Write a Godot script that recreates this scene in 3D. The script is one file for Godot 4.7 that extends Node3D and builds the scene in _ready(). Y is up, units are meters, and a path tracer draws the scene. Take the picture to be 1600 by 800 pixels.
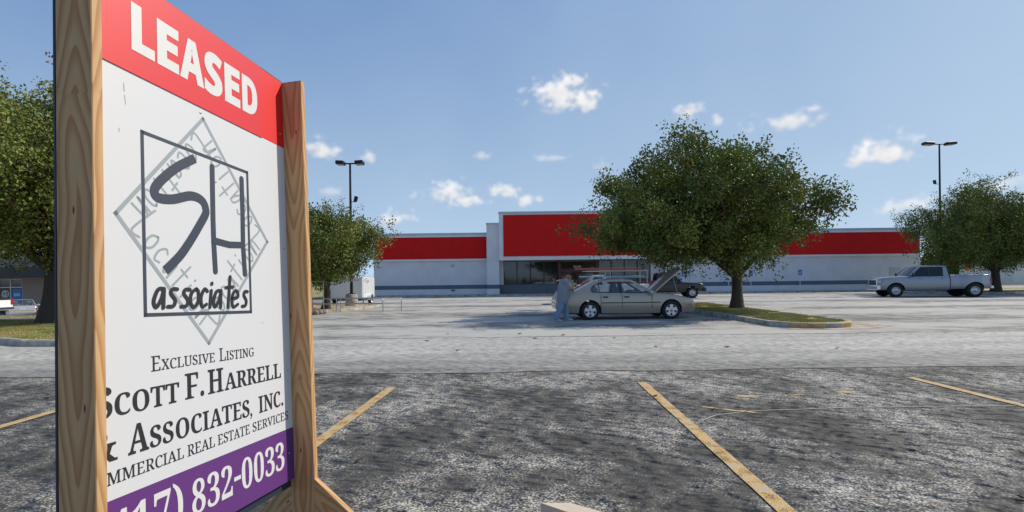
extends Node3D
# ------------------------------------------------------------------ helpers
var taken := {}
var M := {}
var rng := RandomNumberGenerator.new()

func numbered(called: String) -> String:
	if not taken.has(called):
		taken[called] = 0
		return called
	taken[called] += 1
	return "%s_%03d" % [called, taken[called]]

func lin(r: float, g: float, b: float, a := 1.0) -> Color:
	var c := Color(r, g, b).linear_to_srgb()
	c.a = a
	return c

func mat(key: String, c: Color, rough := 0.8, metal := 0.0) -> StandardMaterial3D:
	var m := StandardMaterial3D.new()
	m.resource_name = key
	m.albedo_color = c
	m.roughness = rough
	m.metallic = metal
	M[key] = m
	return m

func new_st() -> SurfaceTool:
	var st := SurfaceTool.new()
	st.begin(Mesh.PRIMITIVE_TRIANGLES)
	return st

func finish(st: SurfaceTool, tangents := false) -> ArrayMesh:
	st.generate_normals()
	if tangents:
		st.generate_tangents()
	return st.commit()

func mesh_node(called: String, mesh: Mesh, m: Material, parent: Node) -> MeshInstance3D:
	var o := MeshInstance3D.new()
	o.name = called if parent != self else numbered(called)
	o.mesh = mesh
	o.material_override = m
	parent.add_child(o, true)
	return o

func obj(called: String, st: SurfaceTool, m: Material, parent: Node) -> MeshInstance3D:
	return mesh_node(called, finish(st), m, parent)

func tag(o: Node, label: String, category: String, group := "") -> Node:
	o.set_meta("label", label)
	o.set_meta("category", category)
	if group != "":
		o.set_meta("group", group)
	return o

func thing(called: String, label: String, category: String, at := Vector3.ZERO, turn := 0.0, group := "") -> Node3D:
	var o := Node3D.new()
	o.name = numbered(called)
	add_child(o)
	o.position = at
	o.rotation.y = turn
	tag(o, label, category, group)
	return o

func structure(o: Node) -> Node:
	o.set_meta("kind", "structure")
	return o

func tri(st: SurfaceTool, a: Vector3, b: Vector3, c: Vector3, sg := -1) -> void:
	st.set_smooth_group(sg)
	st.add_vertex(a)
	st.add_vertex(b)
	st.add_vertex(c)

# corners counter-clockwise as seen from outside; stored clockwise
func quad(st: SurfaceTool, a: Vector3, b: Vector3, c: Vector3, d: Vector3, sg := -1) -> void:
	tri(st, a, c, b, sg)
	tri(st, a, d, c, sg)

func box(st: SurfaceTool, c: Vector3, s: Vector3, bs := Basis.IDENTITY) -> void:
	var h := s * 0.5
	var p := []
	for k in 8:
		p.append(c + bs * Vector3(h.x if k & 1 else -h.x, h.y if k & 2 else -h.y, h.z if k & 4 else -h.z))
	quad(st, p[4], p[5], p[7], p[6])
	quad(st, p[1], p[0], p[2], p[3])
	quad(st, p[5], p[1], p[3], p[7])
	quad(st, p[0], p[4], p[6], p[2])
	quad(st, p[6], p[7], p[3], p[2])
	quad(st, p[0], p[1], p[5], p[4])

func span(st: SurfaceTool, lo: Vector3, hi: Vector3) -> void:
	box(st, (lo + hi) * 0.5, (hi - lo).abs())

# box with chamfered edges
func cbox(st: SurfaceTool, c: Vector3, s: Vector3, ch: float, bs := Basis.IDENTITY) -> void:
	var h := s * 0.5
	var i := h - Vector3.ONE * ch
	for ax in 3:
		for sg in [-1.0, 1.0]:
			var u: int = (ax + 1) % 3
			var v: int = (ax + 2) % 3
			var pts := []
			for q in [[-1, -1], [1, -1], [1, 1], [-1, 1]]:
				var p := Vector3.ZERO
				p[ax] = sg * h[ax]
				p[u] = q[0] * i[u]
				p[v] = q[1] * i[v]
				pts.append(c + bs * p)
			if sg > 0:
				quad(st, pts[0], pts[1], pts[2], pts[3])
			else:
				quad(st, pts[3], pts[2], pts[1], pts[0])
		# edges along ax
		var u2: int = (ax + 1) % 3
		var v2: int = (ax + 2) % 3
		for su in [-1.0, 1.0]:
			for sv in [-1.0, 1.0]:
				var a := Vector3.ZERO
				a[ax] = -i[ax]
				var b := a
				a[u2] = su * h[u2]
				a[v2] = sv * i[v2]
				b[u2] = su * i[u2]
				b[v2] = sv * h[v2]
				var a2 := a
				var b2 := b
				a2[ax] = i[ax]
				b2[ax] = i[ax]
				if su * sv > 0:
					quad(st, c + bs * a, c + bs * b, c + bs * b2, c + bs * a2)
				else:
					quad(st, c + bs * b, c + bs * a, c + bs * a2, c + bs * b2)
	for sx in [-1.0, 1.0]:
		for sy in [-1.0, 1.0]:
			for sz in [-1.0, 1.0]:
				var a := c + bs * Vector3(sx * h.x, sy * i.y, sz * i.z)
				var b := c + bs * Vector3(sx * i.x, sy * h.y, sz * i.z)
				var d := c + bs * Vector3(sx * i.x, sy * i.y, sz * h.z)
				if sx * sy * sz > 0:
					tri(st, a, d, b)
				else:
					tri(st, a, b, d)

func tube(st: SurfaceTool, pts: Array, radii: Array, sides := 8, caps := true, sg := 1) -> void:
	var rings := []
	var side := Vector3.ZERO
	for k in pts.size():
		var t: Vector3 = (pts[mini(k + 1, pts.size() - 1)] - pts[maxi(k - 1, 0)]).normalized()
		if side == Vector3.ZERO:
			side = t.cross(Vector3.UP if absf(t.y) < 0.9 else Vector3.RIGHT).normalized()
		else:
			side = (side - t * side.dot(t)).normalized()
		var up := side.cross(t).normalized()
		var ring := []
		for j in sides:
			var a := TAU * j / sides
			ring.append(pts[k] + (side * cos(a) + up * sin(a)) * radii[k])
		rings.append(ring)
	for k in rings.size() - 1:
		for j in sides:
			var j2 := (j + 1) % sides
			quad(st, rings[k][j], rings[k + 1][j], rings[k + 1][j2], rings[k][j2], sg)
	if caps:
		for j in range(1, sides - 1):
			tri(st, rings[0][0], rings[0][j + 1], rings[0][j])
			tri(st, rings[-1][0], rings[-1][j], rings[-1][j + 1])

func rod(st: SurfaceTool, a: Vector3, b: Vector3, r: float, sides := 8) -> void:
	tube(st, [a, b], [r, r], sides)

# lathe round an axis; profile [[along, radius], ...]
func lathe(st: SurfaceTool, at: Vector3, axis: Vector3, prof: Array, sides := 24, sg := 1) -> void:
	var s := axis.cross(Vector3.UP if absf(axis.y) < 0.9 else Vector3.RIGHT).normalized()
	var u := s.cross(axis)
	for k in prof.size() - 1:
		for j in sides:
			var a := TAU * j / sides
			var b := TAU * (j + 1) / sides
			var da := s * cos(a) + u * sin(a)
			var db := s * cos(b) + u * sin(b)
			quad(st, at + axis * prof[k][0] + da * prof[k][1], at + axis * prof[k + 1][0] + da * prof[k + 1][1], at + axis * prof[k + 1][0] + db * prof[k + 1][1], at + axis * prof[k][0] + db * prof[k][1], sg)

# polygon in a plane, given thickness: pts 2D -> org + x*ex + y*ey, extruded along ez
func slab(st: SurfaceTool, poly: PackedVector2Array, org: Vector3, ex: Vector3, ey: Vector3, ez: Vector3, z0: float, z1: float) -> void:
	var idx := Geometry2D.triangulate_polygon(poly)
	var cw := Geometry2D.is_polygon_clockwise(poly)
	for k in range(0, idx.size(), 3):
		var q := []
		for j in 3:
			q.append(poly[idx[k + j]])
		if (q[1] - q[0]).cross(q[2] - q[0]) < 0:
			q = [q[0], q[2], q[1]]
		var top := []
		var bot := []
		for j in 3:
			top.append(org + ex * q[j].x + ey * q[j].y + ez * z1)
			bot.append(org + ex * q[j].x + ey * q[j].y + ez * z0)
		tri(st, top[0], top[2], top[1])
		tri(st, bot[0], bot[1], bot[2])
	for k in poly.size():
		var a := poly[k]
		var b := poly[(k + 1) % poly.size()]
		if cw:
			var t := a
			a = b
			b = t
		quad(st, org + ex * a.x + ey * a.y + ez * z0, org + ex * b.x + ey * b.y + ez * z0, org + ex * b.x + ey * b.y + ez * z1, org + ex * a.x + ey * a.y + ez * z1)

# flat ribbon along a polyline with round ends (for painted strokes), in the xy plane
func stroke(st: SurfaceTool, pts: Array, w: float, z0: float, z1: float, smooth := true) -> void:
	var line := PackedVector2Array()
	if smooth and pts.size() > 2:
		var c := Curve2D.new()
		for k in pts.size():
			var t: Vector2 = (pts[mini(k + 1, pts.size() - 1)] - pts[maxi(k - 1, 0)]) / 6.0
			c.add_point(pts[k], -t, t)
		line = c.tessellate(4, 3)
	else:
		for p in pts:
			line.append(p)
	var n := line.size()
	var l := []
	var r := []
	for k in n:
		var t := (line[mini(k + 1, n - 1)] - line[maxi(k - 1, 0)]).normalized()
		var o := t.orthogonal() * w * 0.5
		l.append(line[k] + o)
		r.append(line[k] - o)
	# round ends
	for e in [0, n - 1]:
		var t := (line[1] - line[0]).normalized() if e == 0 else (line[n - 2] - line[n - 1]).normalized()
		var c := line[e]
		for j in 6:
			var a := c - t.rotated(PI * (j / 6.0 - 0.5)) * w * 0.5
			var b := c - t.rotated(PI * ((j + 1) / 6.0 - 0.5)) * w * 0.5
			tri(st, Vector3(c.x, c.y, z1), Vector3(b.x, b.y, z1), Vector3(a.x, a.y, z1))
			quad(st, Vector3(a.x, a.y, z0), Vector3(b.x, b.y, z0), Vector3(b.x, b.y, z1), Vector3(a.x, a.y, z1))
	for k in n - 1:
		quad(st, Vector3(r[k].x, r[k].y, z1), Vector3(r[k + 1].x, r[k + 1].y, z1), Vector3(l[k + 1].x, l[k + 1].y, z1), Vector3(l[k].x, l[k].y, z1))
		quad(st, Vector3(r[k].x, r[k].y, z0), Vector3(r[k + 1].x, r[k + 1].y, z0), Vector3(r[k + 1].x, r[k + 1].y, z1), Vector3(r[k].x, r[k].y, z1))
		quad(st, Vector3(l[k + 1].x, l[k + 1].y, z0), Vector3(l[k].x, l[k].y, z0), Vector3(l[k].x, l[k].y, z1), Vector3(l[k + 1].x, l[k + 1].y, z1))

func sheet(called: String, x0: float, x1: float, z0: float, z1: float, y: float, m: Material, per := Vector2(1, 1)) -> MeshInstance3D:
	var st := new_st()
	var c := [Vector3(x0, y, z0), Vector3(x1, y, z0), Vector3(x1, y, z1), Vector3(x0, y, z1)]
	for k in [0, 1, 2, 0, 2, 3]:
		st.set_normal(Vector3.UP)
		st.set_uv(Vector2(c[k].x / per.x, c[k].z / per.y))
		st.add_vertex(c[k])
	st.generate_tangents()
	var o := mesh_node(called, st.commit(), m, self)
	structure(o)
	return o

func noise(freq: float, oct := 4, sd := 1, type := FastNoiseLite.TYPE_SIMPLEX_SMOOTH) -> FastNoiseLite:
	var n := FastNoiseLite.new()
	n.noise_type = type
	n.frequency = freq
	n.fractal_octaves = oct
	n.seed = sd
	return n

func noise_bytes(n: FastNoiseLite, w: int, h: int, seamless := true) -> PackedByteArray:
	var im: Image = n.get_seamless_image(w, h) if seamless else n.get_image(w, h)
	im.convert(Image.FORMAT_L8)
	return im.get_data()

func tex_of(data: PackedByteArray, w: int, h: int, fmt := Image.FORMAT_RGB8) -> ImageTexture:
	return ImageTexture.create_from_image(Image.create_from_data(w, h, false, fmt, data))

func srgb8(v: float) -> int:
	v = clampf(v, 0.0, 1.0)
	return int(255.0 * (12.92 * v if v <= 0.0031308 else 1.055 * pow(v, 1.0 / 2.4) - 0.055))

func bump_tex(freq: float, sd: int, strength: float, size := 512) -> ImageTexture:
	var im := noise(freq, 3, sd).get_seamless_image(size, size)
	im.convert(Image.FORMAT_RGBA8)
	im.bump_map_to_normal_map(strength)
	return ImageTexture.create_from_image(im)

# ------------------------------------------------------------------ view, sky, sun
func set_view() -> void:
	var cam := Camera3D.new()
	cam.name = "camera"
	cam.projection = Camera3D.PROJECTION_FRUSTUM
	cam.near = 0.05
	cam.far = 3000.0
	cam.size = 0.05 * 1.0
	cam.frustum_offset = Vector2(0, 0.05 * 37.0 / 800.0)
	cam.position = Vector3(0, 1.4, 0)
	cam.rotation.z = -0.012
	cam.current = true
	add_child(cam)
	var sun := DirectionalLight3D.new()
	sun.name = "sun"
	sun.light_energy = 1.38
	sun.light_color = Color(1.0, 0.955, 0.88)
	sun.light_angular_distance = 0.53
	sun.shadow_enabled = true
	add_child(sun)
	sun.look_at_from_position(Vector3.ZERO, -SUN, Vector3.UP)
	var env := Environment.new()
	env.background_mode = Environment.BG_SKY
	env.tonemap_mode = Environment.TONE_MAPPER_LINEAR
	env.tonemap_exposure = 1.0
	env.sdfgi_enabled = true
	env.ssao_enabled = true
	env.ssil_enabled = true
	env.ambient_light_source = Environment.AMBIENT_SOURCE_SKY
	var sk := Sky.new()
	var pm := PanoramaSkyMaterial.new()
	pm.panorama = make_sky()
	sk.sky_material = pm
	env.sky = sk
	var we := WorldEnvironment.new()
	we.name = "environment"
	we.environment = env
	add_child(we)

const SUN := Vector3(0.700, 0.645, -0.306)
const SKY_W := 2048
const SKY_H := 1024

func make_sky() -> ImageTexture:
	var w := SKY_W
	var h := SKY_H
	var data := PackedByteArray()
	data.resize(w * h * 3)
	# clear air, computed on a coarse grid and then enlarged
	var cw := 256
	var chh := 128
	var pad := 8
	var small := Image.create(cw + pad * 2, chh, false, Image.FORMAT_RGBF)
	var sun := SUN.normalized()
	for j in chh:
		var el := PI * (0.5 - (j + 0.5) / chh)
		for i in cw + pad * 2:
			var az := TAU * (i - pad + 0.5) / cw
			var dir := Vector3(sin(az) * cos(el), sin(el), -cos(az) * cos(el))
			var up := maxf(sin(el), 0.0)
			var t := pow(1.0 - up, 2.5)
			var top := Vector3(0.050, 0.170, 0.46)
			var hor := Vector3(0.52, 0.69, 0.86)
			var c := top.lerp(hor, t)
			var near := clampf(dir.dot(sun) * 0.5 + 0.5, 0.0, 1.0)
			c = c.lerp(Vector3(0.62, 0.78, 0.94), 0.62 * pow(near, 4.0))
			if el < 0.0:
				c = Vector3(0.20, 0.20, 0.19)
			small.set_pixel(i, j, Color(c.x, c.y, c.z))
	small.resize(w + pad * 2 * w / cw, h, Image.INTERPOLATE_CUBIC)
	small = small.get_region(Rect2i(pad * w / cw, 0, w, h))
	# clouds: [x, y, half width, half height, strength] with x, y as tangents of direction seen ahead
	var puffs := [[875, 150, 52, 30, 1.0], [912, 160, 34, 16, 0.95], [905, 128, 11, 11, 0.85], [1074, 176, 22, 17, 0.85], [1119, 189, 10, 9, 0.7], [1232, 190, 70, 15, 0.85], [1378, 238, 60, 25, 1.0], [1366, 246, 72, 14, 0.8], [1412, 322, 46, 14, 0.75], [505, 233, 30, 17, 0.95], [572, 246, 14, 11, 0.7], [700, 304, 42, 19, 0.95], [728, 318, 26, 12, 0.75], [790, 299, 28, 14, 0.9], [822, 314, 26, 10, 0.9], [614, 342, 28, 14, 0.95], [1560, 290, 56, 13, 0.75], [748, 245, 17, 8, 0.6], [860, 247, 26, 5, 0.45], [945, 262, 16, 16, 0.35], [520, 300, 22, 8, 0.4], [1010, 340, 40, 14, 0.6], [1270, 330, 40, 12, 0.5]]
	var list := []
	for p in puffs:
		var u: float = (p[0] - 800.0 - (p[1] - 437.0) * 0.012) / 800.0
		var v: float = (437.0 - p[1] - (p[0] - 800.0) * 0.012) / 800.0
		var az0 := atan(u)
		var el0 := atan(v * cos(az0))
		list.append([az0, el0, p[2] * 1.15 / 800.0 * cos(az0) * cos(az0), p[3] * 1.15 / 800.0 * cos(az0), p[4]])
	rng.seed = 77
	for k in 46:
		var az1 := rng.randf_range(0.95, TAU - 0.95)
		var el1 := rng.randf_range(0.05, 0.42)
		list.append([az1 if az1 < PI else az1 - TAU, el1, rng.randf_range(0.02, 0.075), rng.randf_range(0.012, 0.03), rng.randf_range(0.5, 1.0)])
	var n1 := noise(9.0, 5, 11)
	var n2 := noise(34.0, 4, 12)
	for p in list:
		var i0 := int((p[0] / TAU - p[2] * 1.5 / TAU) * w)
		var i1 := int((p[0] / TAU + p[2] * 1.5 / TAU) * w)
		var j0 := int((0.5 - (p[1] + p[3] * 1.7) / PI) * h)
		var j1 := int((0.5 - (p[1] - p[3] * 1.7) / PI) * h)
		for j in range(maxi(j0, 0), mini(j1, h - 1) + 1):
			for i in range(i0, i1 + 1):
				var az := TAU * (i + 0.5) / w
				var el := PI * (0.5 - (j + 0.5) / h)
				var dx: float = (az - p[0]) / p[2]
				var dy: float = (el - p[1]) / p[3]
				if dy < 0.0:
					dy *= 1.35
				var a := n1.get_noise_2d(az * 2.2, el * 3.2)
				var b := n2.get_noise_2d(az * 1.6, el * 2.2)
				var dens: float = 1.0 - sqrt(dx * dx + dy * dy) + a * 0.75 + b * 0.5
				dens = smoothstep(0.02, 0.95, dens) * p[4]
				if dens <= 0.0:
					continue
				var ii := posmod(i, w)
				var c := small.get_pixel(ii, j)
				var bright := 0.86 + 0.10 * clampf(dy + a, -1.0, 1.0) + 0.05 * b
				small.set_pixel(ii, j, c.lerp(Color(bright, bright * 0.995, bright), dens * 0.92))
	# faint high haze
	var veil := noise_bytes(noise(0.004, 5, 21), w, h)
	var f := small.get_data().to_float32_array()
	for k in w * h:
		var e := (veil[k] - 128) * 0.00032
		data[k * 3] = srgb8(f[k * 3] + e)
		data[k * 3 + 1] = srgb8(f[k * 3 + 1] + e)
		data[k * 3 + 2] = srgb8(f[k * 3 + 2] + e * 0.7)
	return tex_of(data, w, h)

# ------------------------------------------------------------------ materials
func make_materials() -> void:
	var m: StandardMaterial3D
	# worn sealed asphalt of the near bays: dark film with pale stone showing through in patches, 16 x 8 m
	var w := 2048
	var h := 1024
	var big := noise_bytes(noise(0.0052, 4, 3), w, h)
	var mid := noise_bytes(noise(0.022, 4, 4), w, h)
	var grain := noise_bytes(noise(0.30, 2, 5), w, h)
	var data := PackedByteArray()
	data.resize(w * h * 3)
	rng.seed = 5
	var dice := PackedByteArray()
	dice.resize(65536)
	for k in 65536:
		dice[k] = rng.randi() & 255
	var ramp := PackedByteArray()
	ramp.resize(256)
	for k in 256:
		ramp[k] = srgb8(pow(k / 255.0, 2.0) * 0.52 + 0.018)
	for j in h:
		for i in w:
			var k := j * w + i
			var d := dice[(k * 7 + j * 131 + ((k >> 11) * 4099)) & 65535]
			var wear := (big[k] - 128) * 1.05 + (mid[k] - 128) * 0.62
			if j < 330:
				wear += (330 - j) * 0.16
			var g := (grain[k] - 128) * 0.75 + (d - 128) * 0.80
			var v := 88.0 + wear * 0.34 + g * (0.52 + clampf(wear, -40.0, 70.0) * 0.0065)
			if g + wear * 0.80 > 66.0:
				v += 62.0
			var b := ramp[clampi(int(v), 0, 255)]
			data[k * 3] = b
			data[k * 3 + 1] = b - b / 40
			data[k * 3 + 2] = b - b / 15
	m = mat("worn_asphalt", Color.WHITE, 0.9)
	m.albedo_texture = tex_of(data, w, h)
	m.normal_enabled = true
	m.normal_texture = bump_tex(0.12, 6, 6.0)
	m.normal_scale = 0.6
	# drive lane: paler, smoother, streaked along x, 24 x 8 m
	w = 2048
	h = 512
	var s1 := noise_bytes(noise(0.02, 4, 31), w >> 3, h)
	var s2 := noise_bytes(noise(0.10, 3, 32), w, h)
	var data2 := PackedByteArray()
	data2.resize(w * h * 3)
	for j in h:
		for i in w:
			var k := j * w + i
			var streak := s1[j * (w >> 3) + (i >> 3)]
			var d := dice[(k * 5 + j * 77) & 65535]
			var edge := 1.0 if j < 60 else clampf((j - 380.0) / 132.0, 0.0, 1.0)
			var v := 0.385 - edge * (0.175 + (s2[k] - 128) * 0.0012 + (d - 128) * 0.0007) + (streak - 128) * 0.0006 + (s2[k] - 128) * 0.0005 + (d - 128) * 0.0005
			data2[k * 3] = srgb8(v)
			data2[k * 3 + 1] = srgb8(v * 0.975)
			data2[k * 3 + 2] = srgb8(v * 0.90)
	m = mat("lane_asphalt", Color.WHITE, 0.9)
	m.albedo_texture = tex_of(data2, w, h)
	m.normal_enabled = true
	m.normal_texture = M.worn_asphalt.normal_texture
	m.normal_scale = 0.3
	# far bays: pale with dark oily streaks, 60 x 34 m
	w = 2048
	h = 1024
	var f1 := noise_bytes(noise(0.010, 5, 41), w >> 2, h)
	var f2 := noise_bytes(noise(0.05, 4, 42), w >> 1, h)
	var data3 := PackedByteArray()
	data3.resize(w * h * 3)
	for j in h:
		for i in w:
			var k := j * w + i
			var d := dice[(k * 3 + j * 59) & 65535]
			var v := 0.345 + (f1[j * (w >> 2) + (i >> 2)] - 128) * 0.0020 + (f2[j * (w >> 1) + (i >> 1)] - 128) * 0.0016 + (d - 128) * 0.0006
			v = clampf(v, 0.13, 0.42)
			data3[k * 3] = srgb8(v)
			data3[k * 3 + 1] = srgb8(v * 0.975)
			data3[k * 3 + 2] = srgb8(v * 0.90)
	m = mat("far_asphalt", Color.WHITE, 0.9)
	m.albedo_texture = tex_of(data3, w, h)
	# concrete
	var cdat := PackedByteArray()
	cdat.resize(512 * 512 * 3)
	var c1 := noise_bytes(noise(0.012, 5, 51), 512, 512)
	var c2 := noise_bytes(noise(0.2, 2, 52), 512, 512)
	for k in 512 * 512:
		var v := 0.36 + (c1[k] - 128) * 0.0018 + (c2[k] - 128) * 0.0010
		cdat[k * 3] = srgb8(v)
		cdat[k * 3 + 1] = srgb8(v * 0.93)
		cdat[k * 3 + 2] = srgb8(v * 0.82)
	m = mat("concrete", Color.WHITE, 0.9)
	m.albedo_texture = tex_of(cdat, 512, 512)
	m.uv1_triplanar = true
	m.uv1_world_triplanar = true
	m.uv1_scale = Vector3.ONE * 0.4
	m = mat("apron_concrete", Color(1.0, 0.95, 0.9), 0.9)
	m.albedo_texture = M.concrete.albedo_texture
	m.uv1_triplanar = true
	m.uv1_world_triplanar = true
	m.uv1_scale = Vector3.ONE * 0.25
	# grass soil
	var gdat := PackedByteArray()
	gdat.resize(512 * 512 * 3)
	for k in 512 * 512:
		var v := 1.0 + (c1[k] - 128) * 0.006 + (c2[k] - 128) * 0.005
		gdat[k * 3] = srgb8(0.26 * v)
		gdat[k * 3 + 1] = srgb8(0.235 * v)
		gdat[k * 3 + 2] = srgb8(0.085 * v)
	m = mat("turf", Color.WHITE, 1.0)
	m.albedo_texture = tex_of(gdat, 512, 512)
	m.uv1_triplanar = true
	m.uv1_world_triplanar = true
	m.uv1_scale = Vector3.ONE * 0.35
	m = mat("blade", Color.WHITE, 0.7)
	m.vertex_color_use_as_albedo = true
	m.backlight_enabled = true
	m.backlight = Color(0.25, 0.28, 0.08)
	# painted stripes with the paint worn off in grains
	var pdat := PackedByteArray()
	pdat.resize(512 * 512 * 3)
	var p1 := noise_bytes(noise(0.02, 4, 61), 512, 512)
	var p2 := noise_bytes(noise(0.33, 2, 62), 512, 512)
	for k in 512 * 512:
		var worn := (p1[k] - 128) * 0.9 + (p2[k] - 128) * 1.1
		var c := Vector3(0.60, 0.37, 0.125)
		if worn > 44.0:
			c = Vector3(0.40, 0.36, 0.29)
		elif worn < -62.0:
			c = Vector3(0.12, 0.095, 0.06)
		c *= 1.0 + (p2[k] - 128) * 0.004
		pdat[k * 3] = srgb8(c.x)
		pdat[k * 3 + 1] = srgb8(c.y)
		pdat[k * 3 + 2] = srgb8(c.z)
	m = mat("yellow_paint", Color.WHITE, 0.85)
	m.albedo_texture = tex_of(pdat, 512, 512)
	m.uv1_triplanar = true
	m.uv1_world_triplanar = true
	m.uv1_scale = Vector3.ONE * 0.55
	# sawn pine: cathedral grain along v
	var ww := 256
	var wh := 2048
	var wn := noise(0.004, 3, 71)
	var wf := noise(0.12, 2, 72)
	var wdat := PackedByteArray()
	wdat.resize(ww * wh * 3)
	for j in wh:
		for i in ww:
			var x := (i - 128.0) / 128.0
			var bow := wn.get_noise_2d(i * 0.30, j * 0.22)
			var bow2 := wn.get_noise_2d(900.0, j * 0.30)
			var r := sqrt(pow(x + bow2 * 0.30, 2.0) * 1.1 + 0.05) * 2.5 + bow * 1.3 + sin(j * 0.0031) * 1.9
			var ring := fposmod(r, 1.0)
			var late := smoothstep(0.25, 0.90, ring) * (1.0 - smoothstep(0.92, 1.0, ring))
			var blot := wn.get_noise_2d(i * 1.1 + 300.0, j * 0.35) * 0.10
			var fib := wf.get_noise_2d(i * 3.0, j * 0.06) * 0.09
			var c := Vector3(0.56, 0.345, 0.165).lerp(Vector3(0.38, 0.175, 0.06), late * 0.8)
			c *= 1.0 + fib + blot
			var q := (j * ww + i) * 3
			wdat[q] = srgb8(c.x)
			wdat[q + 1] = srgb8(c.y)
			wdat[q + 2] = srgb8(c.z)
	# a few knots
	for kn in [[60, 300], [180, 1180], [120, 1720]]:
		for j in range(-16, 17):
			for i in range(-9, 10):
				var e := sqrt(i * i / 81.0 + j * j / 256.0)
				if e < 1.0:
					var q: int = ((kn[1] + j) * ww + kn[0] + i) * 3
					var kk := smoothstep(0.2, 1.0, e)
					for ch in 3:
						wdat[q + ch] = int(lerpf([70, 38, 18][ch], wdat[q + ch], kk))
	m = mat("pine", Color.WHITE, 0.75)
	m.albedo_texture = tex_of(wdat, ww, wh)
	m = mat("pine_end", lin(0.50, 0.34, 0.19), 0.85)
	# sign
	m = mat("sign_white", lin(0.625, 0.64, 0.67), 0.5)
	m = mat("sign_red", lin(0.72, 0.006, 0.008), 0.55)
	m = mat("sign_red_faded", lin(0.69, 0.026, 0.034), 0.42)
	m = mat("sign_purple", lin(0.115, 0.030, 0.185), 0.5)
	m = mat("sign_black", lin(0.022, 0.022, 0.027), 0.45)
	m = mat("sign_slate", lin(0.045, 0.055, 0.078), 0.4)
	m = mat("sign_grey", lin(0.30, 0.345, 0.375), 0.45)
	mat("sign_lettering", lin(0.66, 0.66, 0.66), 0.5)
	m = mat("sign_back", lin(0.02, 0.03, 0.055), 0.5)
	# store: painted block walls
	var bn := bump_tex(0.03, 81, 2.0)
	var wall_dat := PackedByteArray()
	wall_dat.resize(512 * 512 * 3)
	for k in 512 * 512:
		var v := srgb8(0.90 + (c1[k] - 128) * 0.0005 + (c2[k] - 128) * 0.0005)
		wall_dat[k * 3] = v
		wall_dat[k * 3 + 1] = v
		wall_dat[k * 3 + 2] = v
	var wall_tex := tex_of(wall_dat, 512, 512)
	for q in [["store_wall", lin(0.74, 0.76, 0.79), 0.85], ["store_trim", lin(0.80, 0.81, 0.83), 0.7], ["store_red", lin(0.66, 0.007, 0.004), 0.95], ["store_stripe", lin(0.125, 0.165, 0.20), 0.8], ["store_cap", lin(0.55, 0.59, 0.63), 0.6], ["strip_wall", lin(0.36, 0.30, 0.25), 0.9], ["far_wall", lin(0.75, 0.75, 0.74), 0.8]]:
		m = mat(q[0], q[1], q[2])
		m.albedo_texture = wall_tex
		m.uv1_triplanar = true
		m.uv1_world_triplanar = true
		m.uv1_scale = Vector3.ONE * 0.12
		m.normal_enabled = true
		m.normal_texture = bn
		m.normal_scale = 0.25
	m = mat("store_glass", lin(0.03, 0.035, 0.032, 0.35), 0.03)
	m.transparency = BaseMaterial3D.TRANSPARENCY_ALPHA
	m.metallic_specular = 0.75
	m = mat("window_frame", lin(0.10, 0.02, 0.018), 0.5)
	m = mat("dark_frame", lin(0.02, 0.02, 0.022), 0.5)
	m = mat("dark_room", lin(0.32, 0.30, 0.26), 0.95)
	m = mat("tan_board", lin(0.34, 0.30, 0.21), 0.9)
	# metals and rubber
	mat("scuff", lin(0.42, 0.42, 0.41), 0.8)
	mat("bronze_pole", lin(0.018, 0.018, 0.020), 0.5, 0.3)
	mat("lamp_lens", lin(0.45, 0.45, 0.42), 0.3)
	mat("galvanised", lin(0.42, 0.43, 0.44), 0.4, 0.7)
	mat("tyre", lin(0.018, 0.018, 0.019), 0.85)
	mat("alloy", lin(0.62, 0.63, 0.65), 0.3, 0.75)
	mat("chrome", lin(0.80, 0.81, 0.83), 0.12, 1.0)
	mat("black_plastic", lin(0.028, 0.028, 0.029), 0.55)
	mat("under_black", lin(0.035, 0.034, 0.033), 0.9)
	mat("seat_cloth", lin(0.22, 0.20, 0.17), 0.95)
	mat("seat_dark", lin(0.03, 0.03, 0.032), 0.95)
	mat("red_lens", lin(0.42, 0.010, 0.012), 0.15)
	mat("amber_lens", lin(0.55, 0.10, 0.02), 0.15)
	mat("clear_lens", lin(0.62, 0.64, 0.66), 0.08)
	mat("plate", lin(0.65, 0.68, 0.72), 0.5)
	for q in [["paint_champagne", lin(0.42, 0.36, 0.275), 0.42], ["paint_white", lin(0.78, 0.79, 0.80), 0.0], ["paint_black", lin(0.008, 0.009, 0.012), 0.1], ["paint_silver", lin(0.28, 0.31, 0.36), 0.5], ["paint_pearl", lin(0.52, 0.50, 0.47), 0.4], ["paint_hood_inner", lin(0.25, 0.22, 0.18), 0.2]]:
		m = mat(q[0], q[1], 0.36, q[2])
		m.clearcoat_enabled = true
		m.clearcoat = 0.8
		m.clearcoat_roughness = 0.06
	m = mat("car_glass", lin(0.10, 0.13, 0.13, 0.12), 0.02)
	m.transparency = BaseMaterial3D.TRANSPARENCY_ALPHA
	m = mat("tinted_glass", lin(0.01, 0.012, 0.013, 0.82), 0.03)
	m.transparency = BaseMaterial3D.TRANSPARENCY_ALPHA
	# bark and leaves
	var bdat := PackedByteArray()
	bdat.resize(256 * 512 * 3)
	var b1 := noise(0.05, 4, 91)
	for j in 512:
		for i in 256:
			var v := b1.get_noise_2d(i * 1.6, j * 0.35) * 0.5 + 0.5
			var c := Vector3(0.028, 0.022, 0.017).lerp(Vector3(0.115, 0.095, 0.075), v)
			var q := (j * 256 + i) * 3
			bdat[q] = srgb8(c.x)
			bdat[q + 1] = srgb8(c.y)
			bdat[q + 2] = srgb8(c.z)
	m = mat("bark", Color.WHITE, 0.95)
	m.albedo_texture = tex_of(bdat, 256, 512)
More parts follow.
